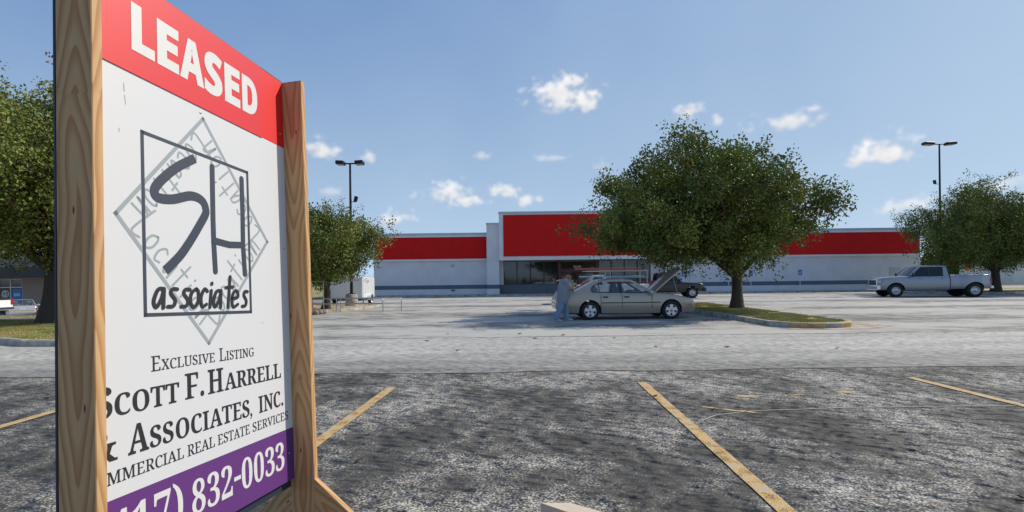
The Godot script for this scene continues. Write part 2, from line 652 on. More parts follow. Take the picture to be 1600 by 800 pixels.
	m.uv1_triplanar = true
	m.uv1_scale = Vector3.ONE * 1.2
	m = mat("leaf", Color.WHITE, 0.5)
	m.metallic_specular = 0.35
	m.vertex_color_use_as_albedo = true
	m.backlight_enabled = true
	m.backlight = Color(0.26, 0.32, 0.09)
	m = mat("fallen_leaf", lin(0.22, 0.09, 0.055), 0.8)
	mat("stone", lin(0.26, 0.20, 0.15), 0.95)
	# clothes and skin
	mat("skin", lin(0.36, 0.17, 0.11), 0.6)
	mat("shirt", lin(0.24, 0.26, 0.30), 0.95)
	mat("jeans", lin(0.20, 0.27, 0.37), 0.95)
	mat("shoe", lin(0.42, 0.42, 0.40), 0.8)
	mat("cap_cloth", lin(0.025, 0.027, 0.035), 0.9)
	mat("hair", lin(0.03, 0.025, 0.02), 0.9)
	mat("green_plastic", lin(0.12, 0.62, 0.10), 0.4)
	mat("paper", lin(0.80, 0.80, 0.80), 0.7)
	mat("ladder_red", lin(0.42, 0.10, 0.07), 0.6)
	mat("pipe_blue", lin(0.18, 0.42, 0.60), 0.5)
	mat("sign_blue", lin(0.03, 0.16, 0.55), 0.5)
	mat("orange_sign", lin(0.75, 0.24, 0.02), 0.5)
	mat("poster_teal", lin(0.45, 0.60, 0.58), 0.5)
	mat("poster_blue", lin(0.05, 0.20, 0.62), 0.5)
	mat("far_green", lin(0.045, 0.06, 0.03), 1.0)
	mat("seam", lin(0.035, 0.033, 0.030), 0.9)
	mat("scrape", lin(0.33, 0.32, 0.30), 0.9)
	m = mat("timber", lin(0.66, 0.55, 0.43), 0.8)
	m.albedo_texture = wall_tex
	m.uv1_triplanar = true
	m.uv1_scale = Vector3.ONE * 1.5
	m = mat("island_soil", lin(0.50, 0.38, 0.26), 0.95)
	m.albedo_texture = wall_tex
	m.uv1_triplanar = true
	m.uv1_scale = Vector3.ONE * 0.5

# ------------------------------------------------------------------ ground
func kerb_island(called: String, label: String, outline: PackedVector2Array, hgt: float, seed_: int, per_m2: float, soil: Material = null) -> Node3D:
	# outline in (x, z), kerb 0.16 m wide of separate stones, turf inside
	var root := thing(called, label, "island")
	var inner: PackedVector2Array = Geometry2D.offset_polygon(outline, -0.16)[0]
	var st := new_st()
	slab(st, inner, Vector3.ZERO, Vector3.RIGHT, Vector3.BACK, Vector3.UP, 0.0, hgt - 0.02)
	obj("turf", st, soil if soil else M.turf, root)
	# kerb stones, each 1.5 m or less
	var n := outline.size()
	for k in n:
		var a := outline[k]
		var b := outline[(k + 1) % n]
		var ia := nearest_on(inner, a)
		var ib := nearest_on(inner, b)
		var parts := maxi(1, int(a.distance_to(b) / 1.5 + 0.5))
		for q in parts:
			var t0 := float(q) / parts
			var t1 := float(q + 1) / parts
			var g := 0.004 / maxf(a.distance_to(b) / parts, 0.05)
			var p0 := a.lerp(b, t0 + g * (t1 - t0))
			var p1 := a.lerp(b, t1 - g * (t1 - t0))
			var r0 := ia.lerp(ib, t0 + g * (t1 - t0))
			var r1 := ia.lerp(ib, t1 - g * (t1 - t0))
			var s2 := new_st()
			var ev := 0.03
			var o0 := p0.lerp(r0, 0.2)
			var o1 := p1.lerp(r1, 0.2)
			var v := func(p: Vector2, y: float) -> Vector3: return Vector3(p.x, y, p.y)
			for loop in [[v.call(p0, 0.0), v.call(p1, 0.0), v.call(p1, hgt - ev), v.call(p0, hgt - ev)], [v.call(p0, hgt - ev), v.call(p1, hgt - ev), v.call(o1, hgt), v.call(o0, hgt)], [v.call(o0, hgt), v.call(o1, hgt), v.call(r1, hgt), v.call(r0, hgt)], [v.call(r0, hgt), v.call(r1, hgt), v.call(r1, 0.0), v.call(r0, 0.0)], [v.call(p0, 0.0), v.call(p0, hgt - ev), v.call(o0, hgt), v.call(r0, hgt)], [v.call(p0, 0.0), v.call(r0, hgt), v.call(r0, 0.0), v.call(p0, 0.0)], [v.call(p1, 0.0), v.call(p1, hgt - ev), v.call(o1, hgt), v.call(r1, hgt)], [v.call(p1, 0.0), v.call(r1, hgt), v.call(r1, 0.0), v.call(p1, 0.0)]]:
				quad(s2, loop[0], loop[1], loop[2], loop[3])
			obj("kerb_stone", s2, M.yellow_paint if called == "tree_island" and p0.y > -15.3 and (p0.x < 9.3 and p0.x > 7.3) and (k % 3) != 0 else M.concrete, root)
	# grass tufts
	rng.seed = seed_
	var lo := inner[0]
	var hi := inner[0]
	for p in inner:
		lo = lo.min(p)
		hi = hi.max(p)
	var spots := []
	var tries := int((hi.x - lo.x) * (hi.y - lo.y) * per_m2)
	var patch := noise(0.5, 3, seed_)
	for k in tries:
		var p := Vector2(rng.randf_range(lo.x, hi.x), rng.randf_range(lo.y, hi.y))
		if Geometry2D.is_point_in_polygon(p, inner) and patch.get_noise_2d(p.x, p.y) > -0.35:
			spots.append(p)
	var mm := MultiMesh.new()
	mm.transform_format = MultiMesh.TRANSFORM_3D
	mm.use_colors = true
	mm.mesh = tuft_mesh()
	mm.instance_count = spots.size()
	for k in spots.size():
		var sc := rng.randf_range(0.6, 1.2)
		mm.set_instance_transform(k, Transform3D(Basis(Vector3.UP, rng.randf() * TAU).scaled(Vector3(sc, sc, sc)), Vector3(spots[k].x, hgt - 0.02, spots[k].y)))
		var dry := clampf(0.6 + patch.get_noise_2d(spots[k].x * 2.0, spots[k].y * 2.0) + rng.randf_range(-0.2, 0.2), 0.0, 1.0)
		mm.set_instance_color(k, Color(0.19, 0.22, 0.055).lerp(Color(0.42, 0.36, 0.13), dry))
	var o := MultiMeshInstance3D.new()
	o.name = "grass"
	o.multimesh = mm
	o.material_override = M.blade
	o.set_meta("kind", "stuff")
	root.add_child(o, true)
	return root

func nearest_on(poly: PackedVector2Array, p: Vector2) -> Vector2:
	var best := poly[0]
	for k in poly.size():
		var c := Geometry2D.get_closest_point_to_segment(p, poly[k], poly[(k + 1) % poly.size()])
		if c.distance_to(p) < best.distance_to(p):
			best = c
	return best

var tuft: ArrayMesh
func tuft_mesh() -> ArrayMesh:
	if tuft:
		return tuft
	var st := new_st()
	var r := RandomNumberGenerator.new()
	r.seed = 9
	for k in 9:
		var a := r.randf() * TAU
		var p := Vector3(r.randf_range(-0.05, 0.05), 0, r.randf_range(-0.05, 0.05))
		var s := Vector3(cos(a), 0, sin(a))
		var tip := p + Vector3(r.randf_range(-0.04, 0.04), r.randf_range(0.035, 0.075), r.randf_range(-0.04, 0.04))
		tri(st, p - s * 0.004, tip, p + s * 0.004)
	tuft = finish(st)
	return tuft

func stripe(x0: float, z0: float, x1: float, z1: float, w: float, label: String, y := 0.008) -> void:
	var st := new_st()
	var a := Vector2(x0, z0)
	var b := Vector2(x1, z1)
	var n := (b - a).normalized().orthogonal() * w * 0.5
	var steps := 28
	rng.seed = int(absf(x0) * 100.0) + 3
	var prev := []
	for k in steps + 1:
		var c := a.lerp(b, float(k) / steps)
		var l := c - n * rng.randf_range(0.90, 1.06)
		var r := c + n * rng.randf_range(0.90, 1.06)
		if k > 0:
			quad(st, Vector3(prev[0].x, y, prev[0].y), Vector3(prev[1].x, y, prev[1].y), Vector3(r.x, y, r.y), Vector3(l.x, y, l.y))
		prev = [l, r]
	var o := obj("parking_stripe", st, M.yellow_paint, self)
	o.set_meta("kind", "structure")
	o.set_meta("label", label)

func build_ground() -> void:
	# the land falls about a metre towards the shop at left
	var gs := new_st()
	var q0 := [[-20.0, 700.0, 60.0, -900.0, -0.02, -0.02], [-700.0, -20.0, 60.0, -23.0, -0.02, -0.02], [-700.0, -20.0, -23.0, -35.0, -0.02, -1.02], [-700.0, -20.0, -35.0, -900.0, -1.02, -1.02]]
	for q in q0:
		quad(gs, Vector3(q[0], q[4], q[2]), Vector3(q[1], q[4], q[2]), Vector3(q[1], q[5], q[3]), Vector3(q[0], q[5], q[3]))
	quad(gs, Vector3(-20, -1.02, -900), Vector3(-20, -1.02, -23), Vector3(-20, -0.02, -23), Vector3(-20, -0.02, -900))
	structure(obj("ground", gs, M.turf, self))
	gs = new_st()
	for q in [[-23.0, -35.0, 0.0, -1.0], [-35.0, -48.0, -1.0, -1.0]]:
		var cs := [Vector3(-120, q[2], q[0]), Vector3(-20.01, q[2], q[0]), Vector3(-20.01, q[3], q[1]), Vector3(-120, q[3], q[1])]
		for k in [0, 2, 1, 0, 3, 2]:
			gs.set_uv(Vector2(cs[k].x / 60.0, cs[k].z / 34.0))
			gs.add_vertex(cs[k])
	structure(obj("sloping_street", gs, M.far_asphalt, self))
	sheet("far_parking_lot", -16.0, 44.0, -47.0, -12.6, 0.0, M.far_asphalt, Vector2(60, 34))
	sheet("side_street", -120.0, -16.0, -23.0, -12.6, 0.0, M.far_asphalt, Vector2(60, 34))
	sheet("side_parking_lot", 44.0, 120.0, -47.0, -12.6, 0.0, M.far_asphalt, Vector2(60, 34))
	sheet("drive_lane", -120.0, 120.0, -12.6, -7.75, 0.0, M.lane_asphalt, Vector2(24, 8))
	sheet("near_parking_bays", -120.0, 120.0, -7.75, 12.0, 0.0, M.worn_asphalt, Vector2(16, 8))
	# tarred seam between bays and lane
	rng.seed = 12
	for s in [[-7.75, 0.02, 0.0], [-12.45, 0.016, 1.0]]:
		var st := new_st()
		var x := -26.0
		var zc: float = s[0]
		var n := noise(0.35, 3, 15)
		while x < 26.0:
			var za := zc + n.get_noise_1d(x) * 0.12
			var zb := zc + n.get_noise_1d(x + 0.25) * 0.12
			var wa: float = s[1] * (0.5 + absf(n.get_noise_1d(x * 6.0 + 40.0)) * 2.2)
			var wb: float = s[1] * (0.5 + absf(n.get_noise_1d((x + 0.25) * 6.0 + 40.0)) * 2.2)
			quad(st, Vector3(x, 0.004, za + wa), Vector3(x + 0.25, 0.004, zb + wb), Vector3(x + 0.25, 0.004, zb - wb), Vector3(x, 0.004, za - wa))
			x += 0.25
		structure(obj("pavement_seam", st, M.seam, self))
	stripe(-5.08, -5.9, -5.08, -0.4, 0.118, "yellow bay line left of the wooden sign")
	stripe(-1.595, -6.72, -1.92, -0.4, 0.118, "yellow bay line just behind the sign's right post")
	stripe(1.722, -6.85, 1.535, -0.4, 0.118, "yellow bay line running to the bottom edge right of centre")
	stripe(5.394, -6.98, 5.37, -0.4, 0.118, "yellow bay line near the right edge")
	stripe(-2.0, -19.5, -6.2, -24.0, 0.10, "faded yellow line in the far lot before the corral", 0.004)
	# scraped pale line and yellow scraps of old paint
	var sp := new_st()
	var cv := Curve2D.new()
	for p in [[1.8, -5.0], [2.12, -5.22], [2.5, -5.34], [3.5, -5.42], [7.5, -5.44]]:
		cv.add_point(Vector2(p[0], p[1]), Vector2(-0.12, 0.02), Vector2(0.12, -0.02))
	var pts := cv.tessellate(4, 4)
	for k in pts.size() - 1:
		var nn := (pts[k + 1] - pts[k]).normalized().orthogonal() * 0.010
		quad(sp, Vector3(pts[k].x - nn.x, 0.004, pts[k].y - nn.y), Vector3(pts[k].x + nn.x, 0.004, pts[k].y + nn.y), Vector3(pts[k + 1].x + nn.x, 0.004, pts[k + 1].y + nn.y), Vector3(pts[k + 1].x - nn.x, 0.004, pts[k + 1].y - nn.y))
	structure(obj("scrape_mark", sp, M.scrape, self))
	for q in [[2.35, -5.35, 0.22, 0.03, 0.5], [2.75, -6.0, 0.17, 0.05, 0.1], [4.0, -6.15, 0.12, 0.05, 0.0], [3.35, -6.05, 0.10, 0.02, 0.2], [2.1, -5.5, 0.10, 0.025, 0.6]]:
		var st2 := new_st()
		var ring := PackedVector2Array()
		for k in 14:
			var a := TAU * k / 14.0
			var e := 1.0 + 0.35 * sin(k * 2.7 + q[0]) + rng.randf_range(-0.15, 0.15)
			ring.append(Vector2(cos(a) * q[2] * e, sin(a) * q[3] * e).rotated(q[4]) + Vector2(q[0], q[1]))
		slab(st2, ring, Vector3.ZERO, Vector3.RIGHT, Vector3.BACK, Vector3.UP, 0.001, 0.004)
		structure(obj("paint_scrap", st2, M.yellow_paint, self))
	# islands
	var tip := PackedVector2Array()
	tip.append(Vector2(7.15, -25.5))
	tip.append(Vector2(7.2, -16.0))
	for k in 9:
		var a := PI - PI * k / 8.0
		tip.append(Vector2(8.37 + cos(a) * 1.17, -14.6 + sin(a) * 0.95))
	tip.append(Vector2(9.62, -17.5))
	tip.append(Vector2(9.75, -25.5))
	var isl := kerb_island("tree_island", "long kerbed grass island under the big central tree", tip, 0.15, 101, 520.0)
	isl.set_meta("category", "island")
	var ap := new_st()
	var out: PackedVector2Array = Geometry2D.offset_polygon(PackedVector2Array([Vector2(7.15, -16.2), Vector2(7.2, -14.7), Vector2(7.6, -13.7), Vector2(8.4, -13.5), Vector2(9.3, -13.6), Vector2(10.3, -14.2), Vector2(10.0, -15.6), Vector2(9.3, -16.2)]), 0.22)[0]
	slab(ap, out, Vector3.ZERO, Vector3.RIGHT, Vector3.BACK, Vector3.UP, 0.0, 0.006)
	structure(obj("concrete_apron", ap, M.apron_concrete, self))
	var lf := PackedVector2Array([Vector2(-24, -19.0), Vector2(-23.5, -15.6), Vector2(-16.5, -13.4), Vector2(-12.9, -12.5), Vector2(-12.0, -12.1), Vector2(-11.3, -11.75), Vector2(-10.4, -11.7), Vector2(-7.2, -11.9), Vector2(-7.5, -12.3), Vector2(-9.6, -18.6)])
	kerb_island("grass_island", "kerbed grass island under the dark tree at left edge", lf, 0.15, 102, 330.0)
	var rb := PackedVector2Array([Vector2(-11.6, -29.4), Vector2(-11.6, -23.6), Vector2(-11.0, -23.0), Vector2(-8.6, -23.0), Vector2(-7.9, -24.4), Vector2(-7.2, -27.4), Vector2(-7.6, -29.4)])
	kerb_island("planter_island", "tan kerbed island holding the small tree and lamp pole", rb, 0.12, 103, 22.0, M.island_soil)
	var rr := PackedVector2Array([Vector2(30.4, -40.2), Vector2(30.4, -36.6), Vector2(31.2, -35.9), Vector2(44.0, -35.6), Vector2(44.0, -40.2)])
	kerb_island("roadside_island", "low kerbed island under the right-hand tree", rr, 0.12, 104, 90.0)
	var vg := PackedVector2Array([Vector2(-60, -22.6), Vector2(-60, -20.6), Vector2(-16.5, -20.2), Vector2(-16.5, -22.2)])
	kerb_island("verge_strip", "narrow grass verge along the side street at left", vg, 0.12, 105, 40.0)
	# walk before the store
	var wk := new_st()
	span(wk, Vector3(-13.5, 0.0, -46.3), Vector3(38.5, 0.13, -44.2))
	structure(obj("store_pavement", wk, M.concrete, self))

# ------------------------------------------------------------------ timber with grain along its length
func board(called: String, parent: Node, xf: Transform3D, w: float, len_: float, t: float, shift := 0.0, mitre0 := 0.0, mitre1 := 0.0, m: Material = null) -> MeshInstance3D:
	# length along local y from 0, width along x, thickness along z; mitre: extra length at +x
	var st := new_st()
	var c := 0.0025
	var hw := w * 0.5
	var ht := t * 0.5
	var prof := [Vector2(-hw + c, ht), Vector2(hw - c, ht), Vector2(hw, ht - c), Vector2(hw, -ht + c), Vector2(hw - c, -ht), Vector2(-hw + c, -ht), Vector2(-hw, -ht + c), Vector2(-hw, ht - c)]
	var per := 0.0
	for k in 8:
		var a: Vector2 = prof[k]
		var b: Vector2 = prof[(k + 1) % 8]
		var l := a.distance_to(b)
		var u0: float
		var u1: float
		if k == 0 or k == 4:
			u0 = 0.5 - l / 0.30
			u1 = 0.5 + l / 0.30
		else:
			u0 = 0.03 + per * 0.0
			u1 = u0 + l / 0.15
		var ya0 := mitre0 * (a.x + hw) / w
		var yb0 := mitre0 * (b.x + hw) / w
		var ya1 := len_ + mitre1 * (a.x + hw) / w
		var yb1 := len_ + mitre1 * (b.x + hw) / w
		var q := [[Vector3(a.x, ya0, a.y), Vector2(u0, ya0)], [Vector3(b.x, yb0, b.y), Vector2(u1, yb0)], [Vector3(b.x, yb1, b.y), Vector2(u1, yb1)], [Vector3(a.x, ya1, a.y), Vector2(u0, ya1)]]
		for j in [0, 2, 1, 0, 3, 2]:
			st.set_smooth_group(-1)
			st.set_uv(Vector2(q[j][1].x, q[j][1].y / 2.4 + shift))
			st.add_vertex(q[j][0])
		per += l
	for e in [[0.0, mitre0, -1], [len_, mitre1, 1]]:
		for k in range(1, 7):
			var f := []
			for j in [0, k, k + 1]:
				var p: Vector2 = prof[j]
				f.append(Vector3(p.x, e[0] + e[1] * (p.x + hw) / w, p.y))
			st.set_smooth_group(-1)
			for j in ([0, 1, 2] if e[2] > 0 else [0, 2, 1]):
				st.set_uv(Vector2(0.06 + f[j].x * 0.3, shift + f[j].z * 2.0))
				st.add_vertex(f[j])
	var o := mesh_node(called, finish(st), m if m else M.pine, parent)
	o.transform = xf
	return o

# ------------------------------------------------------------------ the sign
func text_at(parent: Node, called: String, words: String, m: Material, bold: bool, serif: bool, s0: float, s1: float, v0: float, v1: float, z: float, embolden := 0.0) -> MeshInstance3D:
	# letters stretched into the box s0..s1, v0..v1 of the panel
	var tm := TextMesh.new()
	var f := SystemFont.new()
	f.font_names = PackedStringArray(["Droid Serif" if serif else "Droid Sans"])
	f.font_weight = 700 if bold else 400
	if embolden > 0.0:
		var fv := FontVariation.new()
		fv.base_font = f
		fv.variation_embolden = embolden
		tm.font = fv
	else:
		tm.font = f
	tm.text = words
	tm.font_size = 64
	tm.pixel_size = 0.01
	tm.depth = 0.01
	tm.curve_step = 1.0
	var bb := tm.get_aabb()
	var o := mesh_node(called, tm, m, parent)
	var sx := (s1 - s0) / bb.size.x
	var sy := (v1 - v0) / bb.size.y
	o.transform = Transform3D(Basis.from_scale(Vector3(sx, sy, 0.1)), Vector3(s0 - bb.position.x * sx, v0 - bb.position.y * sy, z))
	return o

func build_sign() -> void:
	var d := Vector3(0.15965774, -0.0487561, -0.98596767)
	var u := Vector3(-0.04508432, 0.9973773, -0.05662081)
	var n := d.cross(u).normalized()
	var root := Node3D.new()
	root.name = "leasing_sign"
	add_child(root)
	root.transform = Transform3D(Basis(d, u, n), Vector3(-1.29970638, 2.5318922, -2.918))
	tag(root, "large red, white and purple LEASED sign board in a timber frame", "sign")
	# posts: 38 x 140 mm, standing proud of the panel
	var bs := Basis(Vector3(0, 0, 1), Vector3(0, 1, 0), Vector3(-1, 0, 0))
	var pl := board("post", root, Transform3D(bs, Vector3(-1.2065, -2.66, 0.048)), 0.140, 3.05, 0.038, 0.13)
	pl.set_meta("label", "nearer pine post of the sign")
	var pr := board("post", root, Transform3D(bs, Vector3(0.0195, -2.585, 0.048)), 0.140, 2.59, 0.038, 0.62)
	pr.set_meta("label", "farther pine post of the sign")
	var st := new_st()
	span(st, Vector3(-1.187, -1.93, -0.019), Vector3(0.0, -0.374, 0.0))
	obj("white_panel", st, M.sign_white, root)
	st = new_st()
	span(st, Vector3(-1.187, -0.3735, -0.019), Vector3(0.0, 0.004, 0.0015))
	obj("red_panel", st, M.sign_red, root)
	st = new_st()
	span(st, Vector3(-1.187, -0.3775, 0.0017), Vector3(-0.194, 0.006, 0.0045))
	var faded := obj("rider_panel", st, M.sign_red_faded, root)
	st = new_st()
	span(st, Vector3(-1.187, -2.203, -0.019), Vector3(0.0, -1.9305, 0.0012))
	obj("purple_panel", st, M.sign_purple, root)
	st = new_st()
	span(st, Vector3(-1.2255, -2.25, -0.031), Vector3(0.0385, 0.03, -0.0235))
	obj("back_panel", st, M.sign_back, root)
	# rider lettering
	for q in [["L", -0.968, -0.863], ["E", -0.851, -0.742], ["A", -0.737, -0.600], ["S", -0.597, -0.484], ["E", -0.469, -0.362], ["D", -0.346, -0.230]]:
		var dy := 0.006 if q[0] == "S" else 0.0
		text_at(faded, "letter", q[0], M.sign_lettering, true, false, q[1], q[2], -0.2855 - dy, -0.0955 + dy, 0.0052, 0.9)
	# logo: tilted grey square with grey words, dark square, SH, script
	st = new_st()
	var dia := [Vector2(-0.606, -0.425), Vector2(-0.174, -0.928), Vector2(-0.602, -1.426), Vector2(-1.037, -0.928)]
	for k in 4:
		bar(st, dia[k], dia[(k + 1) % 4], 0.0155, 0.0004, 0.0008)
	obj("logo_diamond", st, M.sign_grey, root)
	var mid := Vector2(-0.605, -0.927)
	for k in 4:
		# round the inside of the tilted square, anticlockwise from its left corner
		var from: Vector2 = dia[[3, 2, 1, 0][k]].lerp(mid, 0.17)
		var to: Vector2 = dia[[2, 1, 0, 3][k]].lerp(mid, 0.17)
		hand_word(root, "Location", from.lerp(to, 0.05), from.lerp(to, 0.98), 0.135)
	st = new_st()
	var sq := [Vector2(-0.923, -0.591), Vector2(-0.318, -0.595), Vector2(-0.319, -1.294), Vector2(-0.921, -1.297)]
	for k in 4:
		bar(st, sq[k], sq[(k + 1) % 4], 0.014, 0.0009, 0.0014)
	obj("logo_square", st, M.sign_slate, root)
	st = new_st()
	var sc := Curve2D.new()
	var sp := [[-0.660, -0.620], [-0.758, -0.686], [-0.836, -0.757], [-0.871, -0.806], [-0.856, -0.833], [-0.785, -0.826], [-0.690, -0.792], [-0.628, -0.797], [-0.603, -0.832], [-0.618, -0.878], [-0.733, -1.035], [-0.826, -1.122]]
	for k in sp.size():
		var a: Array = sp[maxi(k - 1, 0)]
		var b: Array = sp[mini(k + 1, sp.size() - 1)]
		var t := Vector2(b[0] - a[0], b[1] - a[1]) / 6.0
		sc.add_point(Vector2(sp[k][0], sp[k][1]), -t, t)
	for poly in Geometry2D.offset_polyline(sc.tessellate(5, 2), 0.0195, Geometry2D.JOIN_ROUND, Geometry2D.END_BUTT):
		slab(st, poly, Vector3.ZERO, Vector3.RIGHT, Vector3.UP, Vector3.BACK, 0.0015, 0.0020)
	obj("logo_letter", st, M.sign_slate, root)
	st = new_st()
	stroke(st, [Vector2(-0.558, -0.630), Vector2(-0.560, -0.86), Vector2(-0.559, -0.98), Vector2(-0.553, -1.108)], 0.028, 0.0015, 0.0020)
	stroke(st, [Vector2(-0.362, -0.638), Vector2(-0.361, -0.80), Vector2(-0.364, -0.972), Vector2(-0.356, -1.108)], 0.028, 0.0021, 0.0026)
	stroke(st, [Vector2(-0.556, -0.969), Vector2(-0.46, -0.976), Vector2(-0.364, -0.967)], 0.030, 0.0027, 0.0031)
	obj("logo_letter", st, M.sign_slate, root)
	script_word(root)
	# printed lines, small capitals
	var bk: Material = M.sign_black
	var z := 0.0009
	for q in [["E", -0.899, -0.858, -1.513, -1.455], ["XCLUSIVE", -0.853, -0.570, -1.513, -1.470], ["L", -0.541, -0.502, -1.513, -1.455], ["ISTING", -0.497, -0.305, -1.513, -1.470]]:
		text_at(root, "printed_word", q[0], bk, false, true, q[1], q[2], q[3], q[4], z)
	for q in [["S", -1.128, -1.060, -1.651, -1.543], ["COTT", -1.051, -0.770, -1.651, -1.571], ["F.", -0.739, -0.637, -1.648, -1.543], ["H", -0.613, -0.521, -1.648, -1.543], ["ARRELL", -0.512, -0.093, -1.648, -1.571]]:
		text_at(root, "printed_word", q[0], bk, true, true, q[1], q[2], q[3], q[4], z)
	for q in [["&", -1.150, -1.043, -1.798, -1.694], ["A", -1.001, -0.915, -1.798, -1.692], ["SSOCIATES", -0.910, -0.350, -1.798, -1.716], [",", -0.345, -0.332, -1.812, -1.784], ["INC.", -0.280, -0.080, -1.798, -1.716]]:
		text_at(root, "printed_word", q[0], bk, true, true, q[1], q[2], q[3], q[4], z)
	for q in [["COMMERCIAL", -1.165, -0.753], ["REAL", -0.733, -0.582], ["ESTATE", -0.563, -0.353], ["SERVICES", -0.330, -0.040]]:
		text_at(root, "printed_word", q[0], bk, false, true, q[1], q[2], -1.879, -1.833, z)
	for q in [["(417)", -1.135, -0.764, -2.155, -1.960], ["832", -0.717, -0.481, -2.126, -1.983], ["-", -0.470, -0.425, -2.068, -2.050], ["0033", -0.418, -0.088, -2.126, -1.983]]:
		text_at(root, "telephone_number", q[0], M.sign_lettering, true, true, q[1], q[2], q[3], q[4], 0.0022)
	# scuffs in the vinyl and screw heads along the edges
	st = new_st()
	for q in [[-0.998, -0.432, -0.996, -0.462], [-0.995, -0.476, -0.991, -0.508], [-1.02, -0.61, -1.019, -0.622], [-0.24, -1.35, -0.225, -1.352]]:
		stroke(st, [Vector2(q[0], q[1]), Vector2(q[2], q[3])], 0.0035, 0.0003, 0.0007, false)
	obj("scuff", st, M.scuff, root)
	for q in [[-0.03, -0.30], [-0.03, -0.95], [-0.03, -1.62], [-0.04, -2.06], [-0.62, -0.402]]:
		st = new_st()
		lathe(st, Vector3(q[0], q[1], 0.0012), Vector3(0, 0, 1), [[0.0, 0.0055], [0.0012, 0.0045], [0.0014, 0.0]], 12)
		obj("screw", st, M.galvanised, root)
	# bracing in the plane of each post
	for q in [[0.0195, -2.212, 0.118, 1.0, 0.30], [0.0195, -2.212, -0.022, -1.0, 0.80], [-1.2065, -2.30, 0.118, 1.0, 0.42], [-1.2065, -2.30, -0.022, -1.0, 0.05]]:
		# a 38 x 140 board whose upper corner starts on the post edge, falling at 42 degrees
		var sg: float = q[3]
		var along := Vector3(0, -0.669, 0.743 * sg)
		var across := Vector3(0, 0.743, 0.669 * sg)
		var start := Vector3(q[0], q[1], q[2]) - across * 0.070
		var ln := 0.53
		board("brace", root, Transform3D(Basis(across, along, across.cross(along)), start + along * 0.0), 0.139, ln, 0.036, q[4], -0.154 * 0.0 + 0.0)
	for q in [[0.0195 + 0.0385, -2.60], [-1.2065 - 0.0385, -2.66]]:
		board("foot_beam", root, Transform3D(Basis(Vector3(0, 1, 0), Vector3(0, 0, 1), Vector3(1, 0, 0)), Vector3(q[0], q[1] + 0.075, -0.62)), 0.089, 1.34, 0.036, 0.2)

func bar(st: SurfaceTool, a: Vector2, b: Vector2, w: float, z0: float, z1: float) -> void:
	var t := (b - a).normalized()
	var n := t.orthogonal() * w * 0.5
	a -= t * w * 0.5
	b += t * w * 0.5
	slab(st, PackedVector2Array([a - n, b - n, b + n, a + n]), Vector3.ZERO, Vector3.RIGHT, Vector3.UP, Vector3.BACK, z0, z1)

# single-stroke hand lettering: each letter a list of strokes in a 1 x 1.6 cell
const HAND := {
	"L": [[[0.1, 1.6], [0.05, 0.0], [0.8, 0.05]]], "I": [[[0.3, 1.5], [0.3, 0.0]]],
	"o": [[[0.5, 0.9], [0.15, 0.7], [0.1, 0.3], [0.4, 0.02], [0.75, 0.3], [0.7, 0.75], [0.5, 0.9]]],
	"c": [[[0.75, 0.8], [0.4, 0.9], [0.1, 0.5], [0.3, 0.05], [0.75, 0.15]]],
	"a": [[[0.7, 0.85], [0.3, 0.8], [0.08, 0.3], [0.3, 0.03], [0.6, 0.4], [0.72, 0.85]], [[0.72, 0.85], [0.8, 0.0]]],
	"t": [[[0.4, 1.5], [0.38, 0.0]], [[0.0, 0.95], [0.8, 1.0]]],
	"i": [[[0.3, 0.9], [0.3, 0.0]], [[0.3, 1.25], [0.31, 1.3]]],
	"n": [[[0.1, 0.9], [0.1, 0.0], [0.3, 0.7], [0.6, 0.9], [0.75, 0.6], [0.8, 0.0]]],
	"u": [[[0.1, 0.9], [0.15, 0.2], [0.4, 0.02], [0.7, 0.3]], [[0.75, 0.9], [0.78, 0.0]]],
	"v": [[[0.05, 0.9], [0.38, 0.02], [0.8, 0.95]]],
	"s": [[[0.7, 0.85], [0.3, 0.85], [0.2, 0.65], [0.6, 0.35], [0.5, 0.08], [0.05, 0.05]]],
	"e": [[[0.1, 0.45], [0.7, 0.55], [0.6, 0.85], [0.25, 0.8], [0.1, 0.4], [0.3, 0.02], [0.75, 0.15]]],
}

func hand_word(root: Node, word: String, a: Vector2, b: Vector2, size: float) -> void:
	var st := new_st()
	var t := (b - a).normalized()
	var n := t.orthogonal() * -1.0
	n = -n if (t.x * n.y - t.y * n.x) < 0.0 else n
	var step := a.distance_to(b) / word.length()
	var lay := 0
	for k in word.length():
		var at := a + t * step * k
		for s in HAND[word[k]]:
			var pts := []
			for p in s:
				pts.append(at + t * p[0] * step * 0.85 + n * (p[1] - 0.45) * size * 0.62)
			lay = (lay + 1) % 3
			stroke(st, pts, 0.0095, 0.0003, 0.00045 + 0.0001 * lay)
	obj("logo_word", st, M.sign_grey, root)

func script_word(root: Node) -> void:
	# hand-lettered word along the bottom of the square; letters placed by eye
	var lay := [["a", -0.893, 0.066], ["s", -0.822, 0.060], ["s", -0.756, 0.060], ["o", -0.713, 0.066], ["c", -0.654, 0.052], ["i", -0.604, 0.036], ["a", -0.580, 0.066], ["t", -0.502, 0.058], ["e", -0.464, 0.064], ["s", -0.386, 0.048]]
	var k := 0
	for q in lay:
		var st := new_st()
		var hgt := 0.098 if q[0] in ["a", "s", "o", "c", "e"] else 0.092
		if q[0] == "t":
			hgt = 0.106
		for s in HAND[q[0]]:
			var pts := []
			for p in s:
				pts.append(Vector2(q[1] + p[0] * q[2] + p[1] * 0.012, -1.270 + p[1] * hgt * 0.90))
			k += 1
			stroke(st, pts, 0.0150, 0.0032, 0.0035 + 0.0002 * (k % 3))
		obj("script_letter", st, M.sign_black, root)

